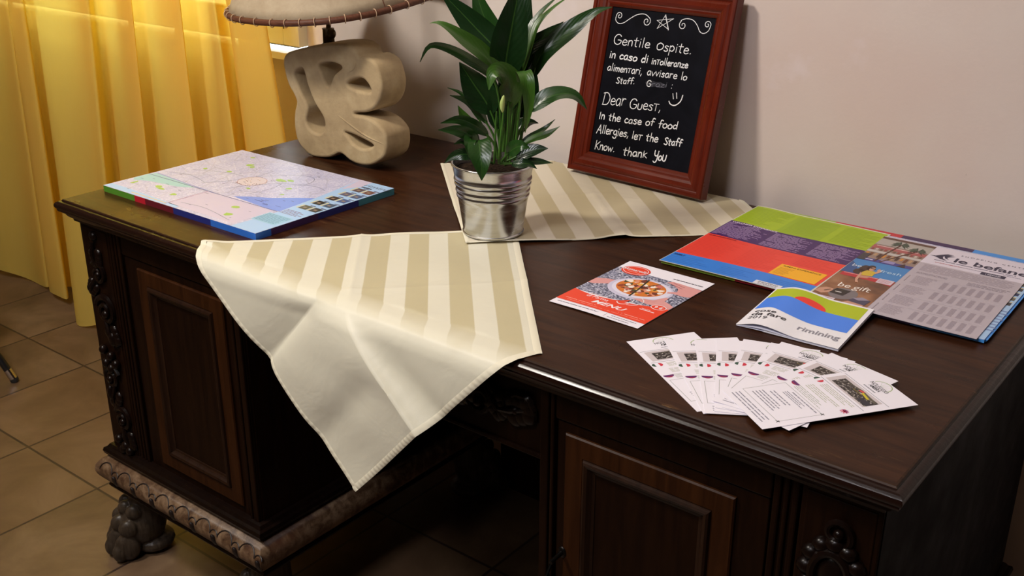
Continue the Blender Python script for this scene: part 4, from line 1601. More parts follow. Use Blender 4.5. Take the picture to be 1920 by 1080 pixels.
write('GuesT,', .1176, .1430 + HO, .1930, .1490 + HO, .0195, .0017, seed=10)
write('In the', .0507, .1122 + HO, .1037, .1136 + HO, .0150, .0021, seed=11)
write('case of', .1123, .1141 + HO, .1820, .1190 + HO, .0150, .0020, seed=12)
write('food', .1910, .1175 + HO, .2350, .1215 + HO, .0150, .0020, seed=13)
write('Allergies,', .0506, .0847 + HO, .1300, .0885 + HO, .0165, .0020, seed=14)
write('leT the', .1356, .0868 + HO, .1975, .0905 + HO, .0150, .0021, seed=15)
write('Staff', .2102, .0885 + HO, .2502, .0920 + HO, .0140, .0021, seed=16)
write('Know.', .0524, .0520 + HO, .1030, .0550 + HO, .0170, .0019, seed=17)
write('thank', .1214, .0530 + HO, .1789, .0572 + HO, .0165, .0021, seed=18)
write('YoU', .1929, .0568 + HO, .2228, .0585 + HO, .0165, .0022, seed=19)
# smudge where a word was rubbed
cb.raw([(.17 + .025 * math.cos(t * PI / 8), .192 + .006 * math.sin(t * PI / 8) * (1 if t % 2 else .7), ZC - .0003) for t in range(16)], [tuple(range(16))], M['chalk_dust'])
# smiling face
ribbon([(.2108, .1840 + HO), (.2140, .1745 + HO)], .0018, seed=1)
ribbon([(.2185, .1865 + HO), (.2212, .1765 + HO)], .0018, seed=2)
ribbon([(.2052, .1690 + HO), (.2100, .1640 + HO), (.2200, .1635 + HO), (.2300, .1720 + HO), (.2330, .1840 + HO)], .0020, seed=3)
# ornaments along the top
TH = .0


def spir(cx, cy, r, a0, turns, dirn):
    return [(cx + r * (1 - .8 * i / 14) * math.cos(a0 + dirn * 2 * PI * turns * i / 14), cy + r * (1 - .8 * i / 14) * math.sin(a0 + dirn * 2 * PI * turns * i / 14)) for i in range(15)]


sL = list(reversed(spir(.0600, .3085 + TH, .0075, PI, 1.25, -1)))
ribbon(sL + [(.0525, .3000), (.0600, .2945), (.0720, .2965), (.0880, .3075), (.1020, .3150), (.1180, .3170), (.1300, .3110)] + spir(.1245, .3045, .0085, .2, 1.2, -1), .0013, seed=5)
rL = list(reversed(spir(.2060, .3055, .0085, 2.2, 1.2, 1)))
ribbon(rL + [(.2010, .3140), (.2120, .3180), (.2260, .3165), (.2370, .3080), (.2440, .2985), (.2530, .2955), (.2620, .3010), (.2650, .3110)] + spir(.2580, .3115, .0072, .1, 1.2, 1), .0013, seed=6)
star = [(.1649, .3205), (.1767, .2945), (.1475, .3085), (.1835, .3150), (.1508, .2940), (.1649, .3205)]
for p, q in zip(star, star[1:]):
    ribbon([p, q], .0013, seed=7)
ribbon([(.1640, .3190), (.1760, .2935)], .0012, seed=8)
cb.build('chalk_lettering', board, smooth=False, fixn=False)

# ================================================================ printed matter on the desk
def pad_block(name, parent, w, h, z1, edges):
    """stack of map sheets: coloured edges, edges = {side: [(0..1 end, material)]}"""
    b = MB(M['paper'])
    b.face([(0, 0, 0), (w, 0, 0), (w, h, 0), (0, h, 0)], M['paper'])
    b.face([(0, 0, z1), (w, 0, z1), (w, h, z1), (0, h, z1)], M['paper'])
    ends = {'front': ((0, 0), (w, 0)), 'back': ((0, h), (w, h)), 'left': ((0, 0), (0, h)), 'right': ((w, 0), (w, h))}
    for s, bands in edges.items():
        (x0, y0), (x1, y1) = ends[s]
        t0 = 0
        for t1, m in bands:
            p = (x0 + (x1 - x0) * t0, y0 + (y1 - y0) * t0)
            q = (x0 + (x1 - x0) * t1, y0 + (y1 - y0) * t1)
            b.face([(p[0], p[1], 0), (q[0], q[1], 0), (q[0], q[1], z1), (p[0], p[1], z1)], m)
            t0 = t1
    return b.build(name, parent, smooth=False)


GREEN, RED, MAROON, NAVY, BLUE, TEAL = ink(78, 132, 40), ink(176, 30, 46), ink(96, 24, 36), ink(34, 42, 112), ink(44, 104, 196), ink(64, 128, 142)
PURP = ink(62, 34, 84)
mw, mh, mz = .446, .330, .0118
mp = thing('map_pad', 'thick pad of city maps with coloured edges at the left end of the desk', 'map pad', (.0155, .0735, .8))
pad_block('sheets', mp, mw, mh, mz, {
    'front': [(.225, GREEN), (.30, RED), (.49, MAROON), (.73, NAVY), (1, BLUE)],
    'right': [(.10, BLUE), (.42, PURP), (.72, NAVY), (1, TEAL)],
    'back': [(.25, GREEN), (.60, RED), (.78, PURP), (1, BLUE)],
    'left': [(.5, GREEN), (.9, ink(196, 160, 60)), (1, GREEN)]})
rnd = random.Random(3)
s = Sheet(M['map'], mw, mh)
s.base(M['map'], .0003)
U = lambda u: u * mw
V = lambda v: v * mh
LB = ink(166, 200, 236)
SEA = ink(122, 150, 226)
TL_ = ink(160, 204, 206)
PK = ink(202, 192, 214)
s.poly([(U(.03), V(.17)), (U(.10), V(.215)), (U(.26), V(.245)), (U(.34), V(.297)), (U(.25), V(.318)), (U(.02), V(.345)), (U(.004), V(.30)), (U(.004), V(.20))], TL_)
s.band(lambda u: V(.004), lambda u: V(.055) - .02 * max(0, u / mw - .12), LB, u0=U(.004), u1=U(.50), nu=10, nv=1)
s.band(lambda u: V(.02), lambda u: V(.026), ink(228, 190, 90), layer=2, u0=U(.18), u1=U(.42), nu=4, nv=1)
s.rect(U(.43), V(.03), U(.84), V(.296), PK)
s.poly([(U(.56), V(.330)), (U(.62), V(.385)), (U(.70), V(.44)), (U(.78), V(.53)), (U(.845), V(.59)), (U(.865), V(.31)), (U(.80), V(.302))], SEA)
s.poly([(U(.855), V(.0)), (U(1.0), V(.0)), (U(1.0), V(1.0)), (U(.80), V(1.0)), (U(.845), V(.60)), (U(.868), V(.31))], LB, 2)
s.poly([(U(.80), V(1.0)), (U(.87), V(1.0)), (U(.88), V(.90)), (U(.835), V(.80))], PK, 3)
s.rect(U(.005), V(.300), U(.86), V(.305), ink(92, 84, 140), 3)
s.line([(U(.02), V(.345)), (U(.26), V(.318)), (U(.47), V(.303))], .004, ink(150, 160, 206), 2)
s.line([(U(.424), V(.303)), (U(.424), V(.012))], .0011, ink(200, 110, 130), 3)
s.rect(U(.845), V(.14), U(.985), V(.27), ink(150, 196, 220), 3)
s.greek(U(.85), V(.15), U(.98), V(.262), 9, ink(92, 140, 170), 4, .4, .1, rnd)
# parks, old town, roads
GR = ink(160, 196, 96)
for (u, v, a, bb) in ((.20, .185, .016, .020), (.235, .165, .030, .012), (.345, .14, .016, .018), (.736, .113, .020, .022), (.686, .214, .020, .018), (.129, .58, .012, .016), (.241, .80, .020, .024), (.275, .78, .012, .02), (.253, .63, .016, .014), (.538, .70, .035, .022), (.575, .73, .022, .014), (.66, .62, .014, .018), (.70, .52, .010, .012), (.065, .15, .010, .025), (.15, .92, .012, .012), (.52, .48, .014, .010)):
    pts = []
    for i in range(9):
        an = 2 * PI * i / 9
        r = .75 + .5 * rnd.random()
        pts.append((U(u + a * r * math.cos(an)), V(v + bb * r * math.sin(an))))
    s.poly(pts, GR, 2)
pts = [(U(.45 + (.062 + .012 * rnd.random()) * math.cos(2 * PI * i / 14)), V(.585 + (.075 + .015 * rnd.random()) * math.sin(2 * PI * i / 14))) for i in range(14)]
s.poly(pts, ink(216, 204, 208), 2)
s.ring((U(.45), V(.585)), U(.067), V(.084), .0009, ink(176, 120, 120), 3)
RD = ink(118, 128, 150)
for path_ in ([(.30, .38), (.37, .52), (.41, .66), (.40, .80)], [(.41, .66), (.50, .80), (.60, .86), (.66, .80), (.66, .70), (.60, .62)], [(.45, .40), (.49, .52), (.58, .66), (.72, .74), (.80, .72)], [(.58, .66), (.60, .55), (.585, .42)], [(.05, .40), (.16, .44), (.30, .40)], [(.10, .52), (.24, .60), (.36, .62)], [(.46, .08), (.60, .10), (.80, .05)]):
    s.line([tuple(p) for p in [(q.x, q.y) for q in catmull([(U(a), V(c_), 0) for a, c_ in path_], 6)]], .0011, RD, 3)
for q in range(70):
    a, c_ = rnd.random() * .8, .33 + rnd.random() * .65
    an = rnd.random() * PI
    L = .02 + .05 * rnd.random()
    s.line([(U(a), V(c_)), (max(.002, min(U(.84), U(a) + L * math.cos(an))), min(V(.99), V(c_) + L * math.sin(an)))], .0007, rnd.choice([ink(170, 168, 196), ink(226, 222, 232), ink(184, 172, 190)]), 1)
for q in range(34):
    a, c_ = .40 + .13 * rnd.random(), .50 + .17 * rnd.random()
    s.rect(U(a), V(c_), U(a) + .0022, V(c_) + .0018, rnd.choice([ink(120, 60, 50), ink(60, 60, 80), ink(196, 150, 60)]), 4)
for q in range(48):
    a, c_ = .03 + .78 * rnd.random(), .04 + .92 * rnd.random()
    s.rect(U(a), V(c_), U(a) + .004 + .006 * rnd.random(), V(c_) + .0011, ink(96, 96, 120), 4)
for q in range(7):
    a = .66 + .15 * rnd.random()
    c_ = .335 + .06 * rnd.random()
    s.rect(U(a), V(c_), U(a) + .014, V(c_) + .0012, ink(80, 90, 160), 4)
# two rows of little photographs with captions, and the title
for row, us in ((0, .885), (1, .945)):
    for i, v in enumerate((.415, .515, .62, .72, .815)):
        m = [ink(84, 80, 40), ink(38, 34, 26), ink(58, 44, 40), ink(86, 84, 110), ink(92, 74, 78), ink(52, 50, 44), ink(66, 84, 108), ink(70, 92, 140), ink(72, 88, 124), ink(112, 74, 66)][i + 5 * row]
        s.rect(U(us), V(v), U(us + .045), V(v + .060), m, 4)
        s.rect(U(us - .010), V(v), U(us - .003), V(v + .060), ink(226, 206, 120), 4)
        s.rect(U(us + .012), V(v + .02), U(us + .03), V(v + .036), ink(150, 130, 110), 5)
        s.rect(U(us + .02), V(v + .066), U(us + .05), V(v + .074), ink(70, 50, 80), 4)
s.text('rimini', U(.875), V(.925), .0125, ink(84, 92, 110), .058, layer=4)
s.greek(U(.880), V(.890), U(.940), V(.915), 1, ink(40, 40, 60), 4, .6, .0, rnd)
s.greek(U(.87), V(.30), U(.985), V(.37), 5, ink(120, 60, 90), 4, .35, .3, rnd)
o = s.put('map_sheet', 0, 0, mz + .0004, 0, smooth=False, parent=mp)

# second pad lying under the leaflets at the right end
p2w, p2h, p2z = .489, .350, .0046
PPA = math.radians(1.0)
pp = thing('map_pad', 'thin pad of city maps at the right end of the desk under a leaflet', 'map pad', (1.0475, .4005, .8018))
pp.rotation_euler = (0, 0, PPA)
SKY = ink(70, 146, 226)
pad_block('sheets', pp, p2w, p2h, p2z, {
    'front': [(.26, ink(150, 180, 60)), (.52, ink(190, 40, 60)), (.80, PURP), (1, SKY)],
    'right': [(1, SKY)], 'back': [(.30, ink(150, 180, 60)), (.54, ink(196, 48, 58)), (.775, PURP), (1, SKY)], 'left': [(1, ink(172, 190, 70))]})
s = Sheet(M['map'], p2w, p2h)
s.base(M['map'], .0003)
s.rect(.478, 0, p2w, p2h, LB, 1)
for t0, t1, m in ((0, .30, ink(150, 180, 60)), (.30, .54, ink(196, 48, 58)), (.54, .775, PURP), (.775, 1, SKY)):
    s.rect(p2w * t0, p2h - .0165, p2w * t1, p2h, m, 2)
for i in range(9):
    s.rect(.4795, .14 + .022 * i, .4855, .152 + .022 * i, [ink(60, 56, 60), ink(96, 90, 70), ink(40, 50, 90)][i % 3], 2)
    s.rect(.4795, .1535 + .022 * i, .4855, .156 + .022 * i, ink(220, 196, 110), 2)
s.greek(.479, .03, .491, .12, 8, ink(120, 140, 190), 2, .4, .3, rnd)
s.put('map_sheet', 0, 0, p2z + .0004, 0, smooth=False, parent=pp)
b = MB(SKY)                                            # the lowest sheets slid out a little at the right
for i in range(3):
    b.box(p2w - .03, p2w + .0012 + .0010 * i, .004, .20 + .03 * i, .0002 + .0013 * i, .0010 + .0013 * i)
b.build('loose_sheets', pp, smooth=False)

# striped leaflet: green, purple, red, blue
lw, lh = .2435, .346


def lfn(u, v):
    return .0075 * max(0, 1 - u / (.42 * lw)) ** 2 * sm(.08, .8, v / lh) * sm(-.15, .25, u / lw) + .0010 * math.sin(PI * u / lw)


s = Sheet(M['paper'], lw, lh, lfn, eps=.00011)
s.base(ink(206, 206, 196), .0004, 24, 16)
bp = lambda u: lh * (.700 - .015 * math.sin(PI * u / lw))
br = lambda u: lh * (.462 - .010 * math.sin(PI * u / lw))
bb_ = lambda u: lh * (.142 + .008 * math.sin(PI * u / lw))
GL1, GL2 = ink(164, 190, 16), ink(152, 180, 14)
PU1, PU2 = ink(84, 40, 118), ink(66, 30, 96)
RE1 = ink(232, 66, 52)
BL1 = ink(52, 128, 222)
s.band(bp, lambda u: lh * .988, GL1, 1, .002, lw - .003, 24, 6)
for c0, c1 in ((.345, .665),):
    s.band(lambda u: bp(u) + .001, lambda u: lh * .97, GL2, 2, lw * c0, lw * c1, 12, 6)
s.band(br, bp, PU2, 1, .001, lw - .003, 24, 6)
s.band(bb_, br, RE1, 1, .001, lw - .003, 24, 6)
s.band(lambda u: lh * .004, bb_, BL1, 1, .001, lw - .003, 24, 4)
rl = random.Random(9)
WT = ink(196, 176, 206)
for c0, c1 in ((.0, .335), (.36, .665), (.69, .985)):
    for i in range(17):
        vv = .478 + .0118 * i
        x = c0 + .012
        e = c1 - rl.random() * .10
        while x < e:
            x2 = min(e, x + .02 + .06 * rl.random())
            if rl.random() > .06:
                s.band(lambda u, vv=vv: lh * (vv - .010 * math.sin(PI * u / lw)), lambda u, vv=vv: lh * (vv + .0050 - .010 * math.sin(PI * u / lw)), ink(172, 146, 190), 2, x * lw, x2 * lw, 3, 1)
            x = x2 + .006
    for i in range(13):
        vv = .72 + .0195 * i
        s.band(lambda u, vv=vv: lh * vv, lambda u, vv=vv: lh * (vv + .003), ink(136, 164, 18), 3, (c0 + .02) * lw, (c1 - rl.random() * .12) * lw, 8, 1)
    for i in range(16):
        vv = .17 + .0175 * i
        if not (c0 > .6 and vv < .32):
            s.band(lambda u, vv=vv: lh * vv, lambda u, vv=vv: lh * (vv + .003), ink(214, 56, 46), 2, (c0 + .02) * lw, (c1 - rl.random() * .12) * lw, 8, 1)
    for i in range(5):
        vv = .028 + .0185 * i
        s.band(lambda u, vv=vv: lh * vv, lambda u, vv=vv: lh * (vv + .003), ink(40, 108, 196), 2, (c0 + .02) * lw, (c1 - .02 - rl.random() * .12) * lw, 8, 1)
s.text('WELLNESS EXPERIENCE', .006, lh * .672, .0052, ink(236, 226, 240), .084, layer=3, bold=.02)
s.greek(.006, lh * .434, .056, lh * .450, 1, ink(150, 36, 36), 3, .6, .0, rl)
s.text('FAMILY', .004, lh * .110, .0052, ink(14, 30, 96), .020, layer=3, bold=.03)
YL = ink(246, 178, 20)
s.rect(lw * .660, lh * .152, lw * .965, lh * .295, YL, 3, 6, 4)
s.text('RIMINI EXPERIENCE', lw * .685, lh * .268, .0048, ink(52, 34, 10), lw * .25, layer=4, bold=.01)
s.greek(lw * .675, lh * .165, lw * .775, lh * .255, 7, ink(206, 146, 20), 4, .4, .3, rl)
s.rect(lw * .655, lh * .004, lw * .83, lh * .046, ink(226, 226, 236), 3, 4, 1)
s.text('SHOPPING', lw * .675, lh * .026, .0045, ink(50, 54, 76), lw * .13, layer=4, bold=.01)
s.text('EXPERIENCE', lw * .685, lh * .010, .0040, ink(50, 54, 76), lw * .12, layer=4)
s.band(lambda u: lh * .988, lambda u: lh, ink(216, 214, 190), 1, 0, lw, 16, 1)
o = s.put('leaflet', 1.0455, .3965, .8074, .004, smooth=True, angle=40)
tag(o, 'leaflet in green, purple, red and blue bands on the right-hand map pad', 'leaflet')

# shopping mall flyer: column of adverts and a grey table
fw, fh = .238, .333


def ffn(u, v):
    return .0010 + .0008 * math.exp(-((u - .365 * fw) / .05) ** 2) * (1 - v / fh)


s = Sheet(M['paper'], fw, fh, ffn, eps=.00011)
s.base(ink(206, 196, 206), .0004, 20, 10)
X = lambda u: fw * u
Y = lambda v: fh * v
cx1 = .36
# photo of a shopping arcade with palms
s.rect(0, Y(.60), X(cx1), Y(.985), ink(150, 128, 118), 1, 6, 6)
s.rect(0, Y(.86), X(cx1), Y(.985), ink(178, 170, 164), 2, 6, 3)
s.rect(0, Y(.955), X(cx1), Y(.985), ink(96, 66, 54), 3, 6, 1)
s.rect(0, Y(.80), X(cx1), Y(.845), ink(172, 92, 92), 2, 6, 1)
s.rect(X(.02), Y(.835), X(.30), Y(.842), ink(232, 200, 200), 3, 5, 1)
s.rect(0, Y(.735), X(cx1), Y(.765), ink(196, 190, 186), 2, 6, 1)
for i in range(12):
    x0 = .01 + .029 * i
    s.rect(X(x0), Y(.665 + .01 * (i % 3)), X(x0 + .020), Y(.725), [ink(206, 138, 60), ink(112, 64, 36), ink(186, 150, 112), ink(70, 44, 34)][i % 4], 3, 2, 2)
    s.rect(X(x0), Y(.77), X(x0 + .018), Y(.797), [ink(150, 70, 66), ink(206, 190, 180), ink(120, 84, 70)][i % 3], 3, 2, 1)
s.rect(0, Y(.600), X(cx1), Y(.640), ink(70, 64, 138), 3, 6, 1)
s.rect(X(.15), Y(.615), X(.24), Y(.650), ink(150, 140, 190), 4, 2, 1)
s.rect(X(.05), Y(.618), X(.10), Y(.626), ink(226, 226, 240), 4)
s.poly([(X(.26), Y(.60)), (X(.32), Y(.60)), (X(.30), Y(.655))], ink(64, 40, 46), 4)
for tx, ty, bx in ((.155, .90, .115), (.285, .86, .15)):
    s.line([(X(bx), Y(.61)), (X((bx + tx) / 2 - .004), Y((.61 + ty) / 2)), (X(tx), Y(ty))], .0028, ink(92, 54, 44), 5)
    for q in range(11):
        an = -.6 + q * (PI + 1.2) / 10
        ex_, ey_ = .062 * math.cos(an), .058 * math.sin(an) - .012
        s.poly([(X(tx), Y(ty + .006)), (X(tx + ex_ * .6), Y(ty + ey_ * .7 + .022)), (X(tx + ex_), Y(ty + ey_)), (X(tx + ex_ * .55), Y(ty + ey_ * .55))], [ink(56, 66, 56), ink(80, 92, 74)][q % 2], 6)
s.rect(0, Y(.60), X(.05), Y(.70), ink(64, 58, 66), 6, 2, 2)
# be fresh
s.rect(0, Y(.40), X(cx1), Y(.60), ink(66, 132, 196), 2, 6, 4)
s.poly([(0, Y(.40)), (X(.10), Y(.40)), (X(.06), Y(.50)), (0, Y(.56))], ink(52, 84, 140), 3)
s.text('be', X(.028), Y(.490), .011, ink(220, 232, 246), X(.060), layer=6)
s.text('fresh', X(.212), Y(.482), .012, ink(190, 222, 246), X(.135), layer=6)
HAIR, SKIN = ink(66, 44, 36), ink(206, 156, 132)
s.ellipse((X(.125), Y(.475)), X(.040), Y(.060), HAIR, 4, .2)
s.ellipse((X(.105), Y(.440)), X(.038), Y(.040), HAIR, 4, .0)
s.ellipse((X(.145), Y(.515)), X(.026), Y(.034), HAIR, 4, .0)
s.ellipse((X(.160), Y(.498)), X(.017), Y(.026), SKIN, 5)
s.rect(X(.146), Y(.500), X(.178), Y(.510), ink(26, 20, 22), 6)
s.poly([(X(.125), Y(.395)), (X(.205), Y(.405)), (X(.20), Y(.46)), (X(.185), Y(.475)), (X(.14), Y(.47)), (X(.125), Y(.44))], ink(208, 176, 56), 5)
s.poly([(X(.205), Y(.44)), (X(.228), Y(.49)), (X(.20), Y(.52)), (X(.19), Y(.50)), (X(.20), Y(.485)), (X(.19), Y(.46))], SKIN, 5)
s.poly([(X(.118), Y(.43)), (X(.132), Y(.42)), (X(.150), Y(.33)), (X(.172), Y(.295)), (X(.150), Y(.298)), (X(.130), Y(.34))], SKIN, 6)
s.poly([(X(.13), Y(.395)), (X(.20), Y(.40)), (X(.19), Y(.37)), (X(.14), Y(.36))], ink(196, 140, 118), 4)
# be gift
s.rect(0, Y(0.0), X(cx1), Y(.40), M['gift'], 2, 6, 8)
s.band(lambda u: Y(.355) - .45 * (u - X(.10)) ** 2 / fw * 1.0, lambda u: Y(.400) - .10 * (u - X(.12)) ** 2 / fw, ink(186, 46, 56), 3, X(.02), X(.355), 12, 1)
s.band(lambda u: Y(.388) - .10 * (u - X(.12)) ** 2 / fw, lambda u: Y(.396) - .10 * (u - X(.12)) ** 2 / fw, ink(226, 150, 150), 4, X(.03), X(.30), 12, 1)
s.text('be', X(.085), Y(.205), .018, ink(250, 240, 232), X(.075), layer=6)
s.text('gift', X(.180), Y(.205), .018, ink(250, 240, 232), X(.105), layer=6)
s.rect(X(.255), Y(.345), X(.350), Y(.405), ink(216, 200, 212), 5, 2, 1)
s.greek(X(.262), Y(.352), X(.345), Y(.398), 4, ink(190, 110, 120), 6, .3, .3, rl)
s.ellipse((X(.165), Y(.130)), X(.085), Y(.070), ink(120, 112, 116), 3, -.1)
s.poly([(X(.085), Y(.115)), (X(.175), Y(.105)), (X(.190), Y(.175)), (X(.100), Y(.180))], ink(38, 30, 30), 5)
s.rect(X(.110), Y(.135), X(.150), Y(.142), ink(230, 226, 226), 6)
s.poly([(X(.0), Y(.10)), (X(.05), Y(.085)), (X(.10), Y(.12)), (X(.085), Y(.165)), (X(.04), Y(.165)), (X(.01), Y(.14))], ink(198, 148, 124), 4)
s.line([(X(.05), Y(.12)), (X(.075), Y(.15))], .0022, ink(60, 40, 36), 5)
s.poly([(X(.20), Y(.03)), (X(.26), Y(.012)), (X(.33), Y(.02)), (X(.33), Y(.06)), (X(.24), Y(.075))], ink(200, 150, 126), 4)
s.poly([(X(.225), Y(.065)), (X(.335), Y(.05)), (X(.345), Y(.115)), (X(.25), Y(.12))], ink(70, 66, 92), 5)
s.poly([(X(.235), Y(.105)), (X(.285), Y(.135)), (X(.335), Y(.115)), (X(.28), Y(.09))], ink(150, 140, 160), 6)
s.rect(0, Y(.008), X(.155), Y(.060), ink(212, 196, 206), 5, 3, 1)
s.greek(X(.01), Y(.014), X(.145), Y(.055), 3, ink(150, 120, 130), 6, .35, .2, rl)
# grey page: heading, logo, table
GY = ink(186, 176, 186)
s.rect(X(cx1), Y(.0), X(1), Y(.735), GY, 1, 8, 8)
s.rect(X(cx1), Y(.735), X(1), Y(1), ink(222, 214, 228), 1, 8, 3)
DK = ink(38, 34, 66)
# curved bird-like mark
s.poly([(X(.372), Y(.857)), (X(.405), Y(.862)), (X(.430), Y(.890)), (X(.465), Y(.915)), (X(.505), Y(.915)), (X(.470), Y(.893)), (X(.450), Y(.868)), (X(.462), Y(.842)), (X(.495), Y(.822)), (X(.448), Y(.828)), (X(.415), Y(.848))], DK, 3)
s.poly([(X(.458), Y(.880)), (X(.480), Y(.895)), (X(.520), Y(.900)), (X(.490), Y(.878)), (X(.480), Y(.860)), (X(.500), Y(.840)), (X(.470), Y(.852))], DK, 4)
s.text('le befane', X(.535), Y(.826), .0195, DK, X(.455), layer=3, bold=.022)
s.text('S H O P P I N G   C E N T R E', X(.545), Y(.925), .0050, ink(70, 64, 92), X(.43), layer=3)
s.greek(X(.42), Y(.795), X(.93), Y(.815), 1, ink(110, 104, 130), 3, .35, .0, rl)
s.greek(X(.44), Y(.765), X(.60), Y(.780), 1, ink(186, 70, 80), 3, .35, .0, rl)
s.greek(X(.60), Y(.768), X(.74), Y(.780), 1, ink(120, 112, 140), 3, .35, .0, rl)
s.greek(X(.86), Y(.780), X(.97), Y(.792), 1, ink(120, 112, 140), 3, .35, .0, rl)
s.rect(X(.735), Y(.738), X(.885), Y(.775), DK, 3, 2, 1)
s.text('I NEGOZI', X(.765), Y(.748), .0050, ink(226, 222, 236), X(.09), layer=4, bold=.02)
TX = ink(158, 146, 158)
s.greek(X(.40), Y(.62), X(.97), Y(.72), 8, TX, 2, .45, .06, rl)
s.greek(X(.405), Y(.575), X(.60), Y(.60), 2, ink(126, 116, 130), 2, .4, .1, rl)
s.greek(X(.72), Y(.56), X(.97), Y(.605), 3, ink(126, 116, 130), 2, .4, .2, rl)
for i, v in enumerate((.43, .29, .15, .02)):
    s.rect(X(.40), Y(v + .122), X(.97), Y(v + .125), ink(200, 190, 200), 2)
    s.greek(X(.425), Y(v + .01), X(.56), Y(v + .115), 9, TX, 2, .5, .3, rl)
    s.greek(X(.385), Y(v + .015), X(.392), Y(v + .105), 6, ink(126, 114, 126), 2, .6, .1, rl)
    for c_ in range(7):
        s.greek(X(.60 + .054 * c_), Y(v + .01), X(.632 + .054 * c_), Y(v + .105), 11, ink(162, 150, 162), 2, .75, .08, rl)
o = s.put('flyer', 1.2905, .3960, .8073, math.radians(1.2), smooth=True, angle=40)
tag(o, 'grey mall flyer with photo column, partly under the booklet', 'flyer')

# pizza menu flyer
ew, eh = .1517, .2115


def efn(u, v):
    return .0006 + .0012 * math.exp(-((u - ew * .45) / .05) ** 2 - (v / .03) ** 2)


s = Sheet(M['paper'], ew, eh, efn, eps=.00005)
s.base(M['paper'], .0003, 24, 24)
X = lambda u: ew * u
Y = lambda v: eh * v
OR = ink(234, 66, 34)
s.band(lambda u: Y(.30) + Y(.06) * sm(.3, 1, u / ew), lambda u: Y(.852 - .022 * u / ew), M['pebbles'], 1, 0, ew, 10, 4)
SK = ink(222, 158, 156)
SK2 = ink(206, 138, 136)
s.poly([(X(0), Y(.455)), (X(.06), Y(.46)), (X(.14), Y(.50)), (X(.25), Y(.56)), (X(.30), Y(.63)), (X(.22), Y(.615)), (X(.10), Y(.60)), (X(0), Y(.56))], SK, 2)
s.ellipse((X(.51), Y(.575)), X(.335), Y(.195), ink(206, 202, 226), 3, .10, 40)
s.ellipse((X(.515), Y(.585)), X(.305), Y(.170), ink(226, 222, 240), 4, .10, 40)
s.ellipse((X(.50), Y(.595)), X(.255), Y(.150), ink(214, 120, 44), 5, .10, 36)
rp = random.Random(21)
for i in range(75):
    an, q = rp.random() * 2 * PI, math.sqrt(rp.random()) * .92
    cx_, cy_ = .50 + .245 * q * math.cos(an), .595 + .142 * q * math.sin(an)
    m = rp.choice([ink(226, 150, 120), ink(236, 206, 190), ink(150, 66, 40), ink(116, 54, 36), ink(232, 170, 70), ink(206, 110, 96), ink(246, 232, 220), ink(80, 78, 40)])
    pts = []
    r0 = .016 + .03 * rp.random()
    for k2 in range(7):
        rr = r0 * (.6 + .6 * rp.random())
        pts.append((X(cx_ + rr * math.cos(2 * PI * k2 / 7)), Y(cy_ + rr * .75 * math.sin(2 * PI * k2 / 7))))
    s.poly(pts, m, 6 + .02 * i)
s.line([(X(.52), Y(.42)), (X(.50), Y(.56)), (X(.47), Y(.68)), (X(.45), Y(.76))], .0028, ink(44, 44, 26), 8.2)
s.line([(X(.50), Y(.60)), (X(.60), Y(.74))], .0022, ink(56, 40, 26), 8.2)
s.line([(X(.49), Y(.58)), (X(.36), Y(.52))], .0014, ink(66, 50, 30), 8.2)
# hands reaching in from the right
s.poly([(X(.62), Y(.80)), (X(.66), Y(.838)), (X(.76), Y(.835)), (X(.82), Y(.83)), (X(1.0), Y(.82)), (X(1.0), Y(.66)), (X(.94), Y(.64)), (X(.82), Y(.645)), (X(.77), Y(.625)), (X(.755), Y(.650)), (X(.83), Y(.69)), (X(.80), Y(.74)), (X(.70), Y(.79))], SK, 8.4)
for yy in (.80, .77):
    s.line([(X(.68), Y(yy + .02)), (X(.83), Y(yy - .01))], .0012, ink(150, 84, 84), 8.6)
s.poly([(X(.58), Y(.40)), (X(.66), Y(.435)), (X(.76), Y(.46)), (X(.82), Y(.555)), (X(.85), Y(.555)), (X(.86), Y(.49)), (X(.93), Y(.47)), (X(.998), Y(.44)), (X(.998), Y(.378)), (X(.90), Y(.382)), (X(.76), Y(.375)), (X(.66), Y(.385))], SK, 8.4)
for yy in (.40, .425):
    s.line([(X(.66), Y(yy)), (X(.80), Y(yy + .03))], .0011, SK2, 8.6)
# red band, white strips, lettering
s.band(lambda u: Y(.082), lambda u: Y(.305 - .03 * math.sin(PI * min(1, u / ew / .5))) if u < X(.5) else Y(.305 + .075 * sm(.55, 1, u / ew)), OR, 9, 0, ew, 24, 2)
WH = ink(246, 240, 244)
s.text('MENU', X(.325), Y(.165), .0112, WH, X(.365), layer=10, bold=.022, shear=.25)
s.text('prosciutto crudo', X(.20), Y(.288), .0038, ink(246, 200, 190), X(.26), layer=10, shear=.2)
s.text('di Parma', X(.195), Y(.238), .0086, WH, X(.24), layer=10, shear=.2)
s.ring((X(.555), Y(.345)), X(.075), Y(.085), .0016, WH, 10, -PI * .75, PI * .15, 18)
s.ring((X(.60), Y(.36)), X(.125), Y(.085), .0011, WH, 10, -PI * .45, PI * .42, 22)
s.poly([(X(.49), Y(.30)), (X(.54), Y(.29)), (X(.58), Y(.32)), (X(.60), Y(.36)), (X(.57), Y(.35)), (X(.53), Y(.32))], OR, 9.5)
s.ellipse((X(.895), Y(.372)), X(.078), Y(.042), WH, 10, .1)
s.ellipse((X(.895), Y(.372)), X(.071), Y(.036), OR, 11, .1)
s.text('9 €', X(.855), Y(.355), .0066, WH, X(.085), layer=12, bold=.03)
s.rect(X(.77), Y(.272), X(.93), Y(.280), WH, 10)
s.greek(X(.78), Y(.287), X(.88), Y(.300), 1, WH, 10, .4, .1, rl)
s.greek(X(.06), Y(.128), X(.95), Y(.142), 1, ink(246, 190, 176), 10, .35, .0, rl)
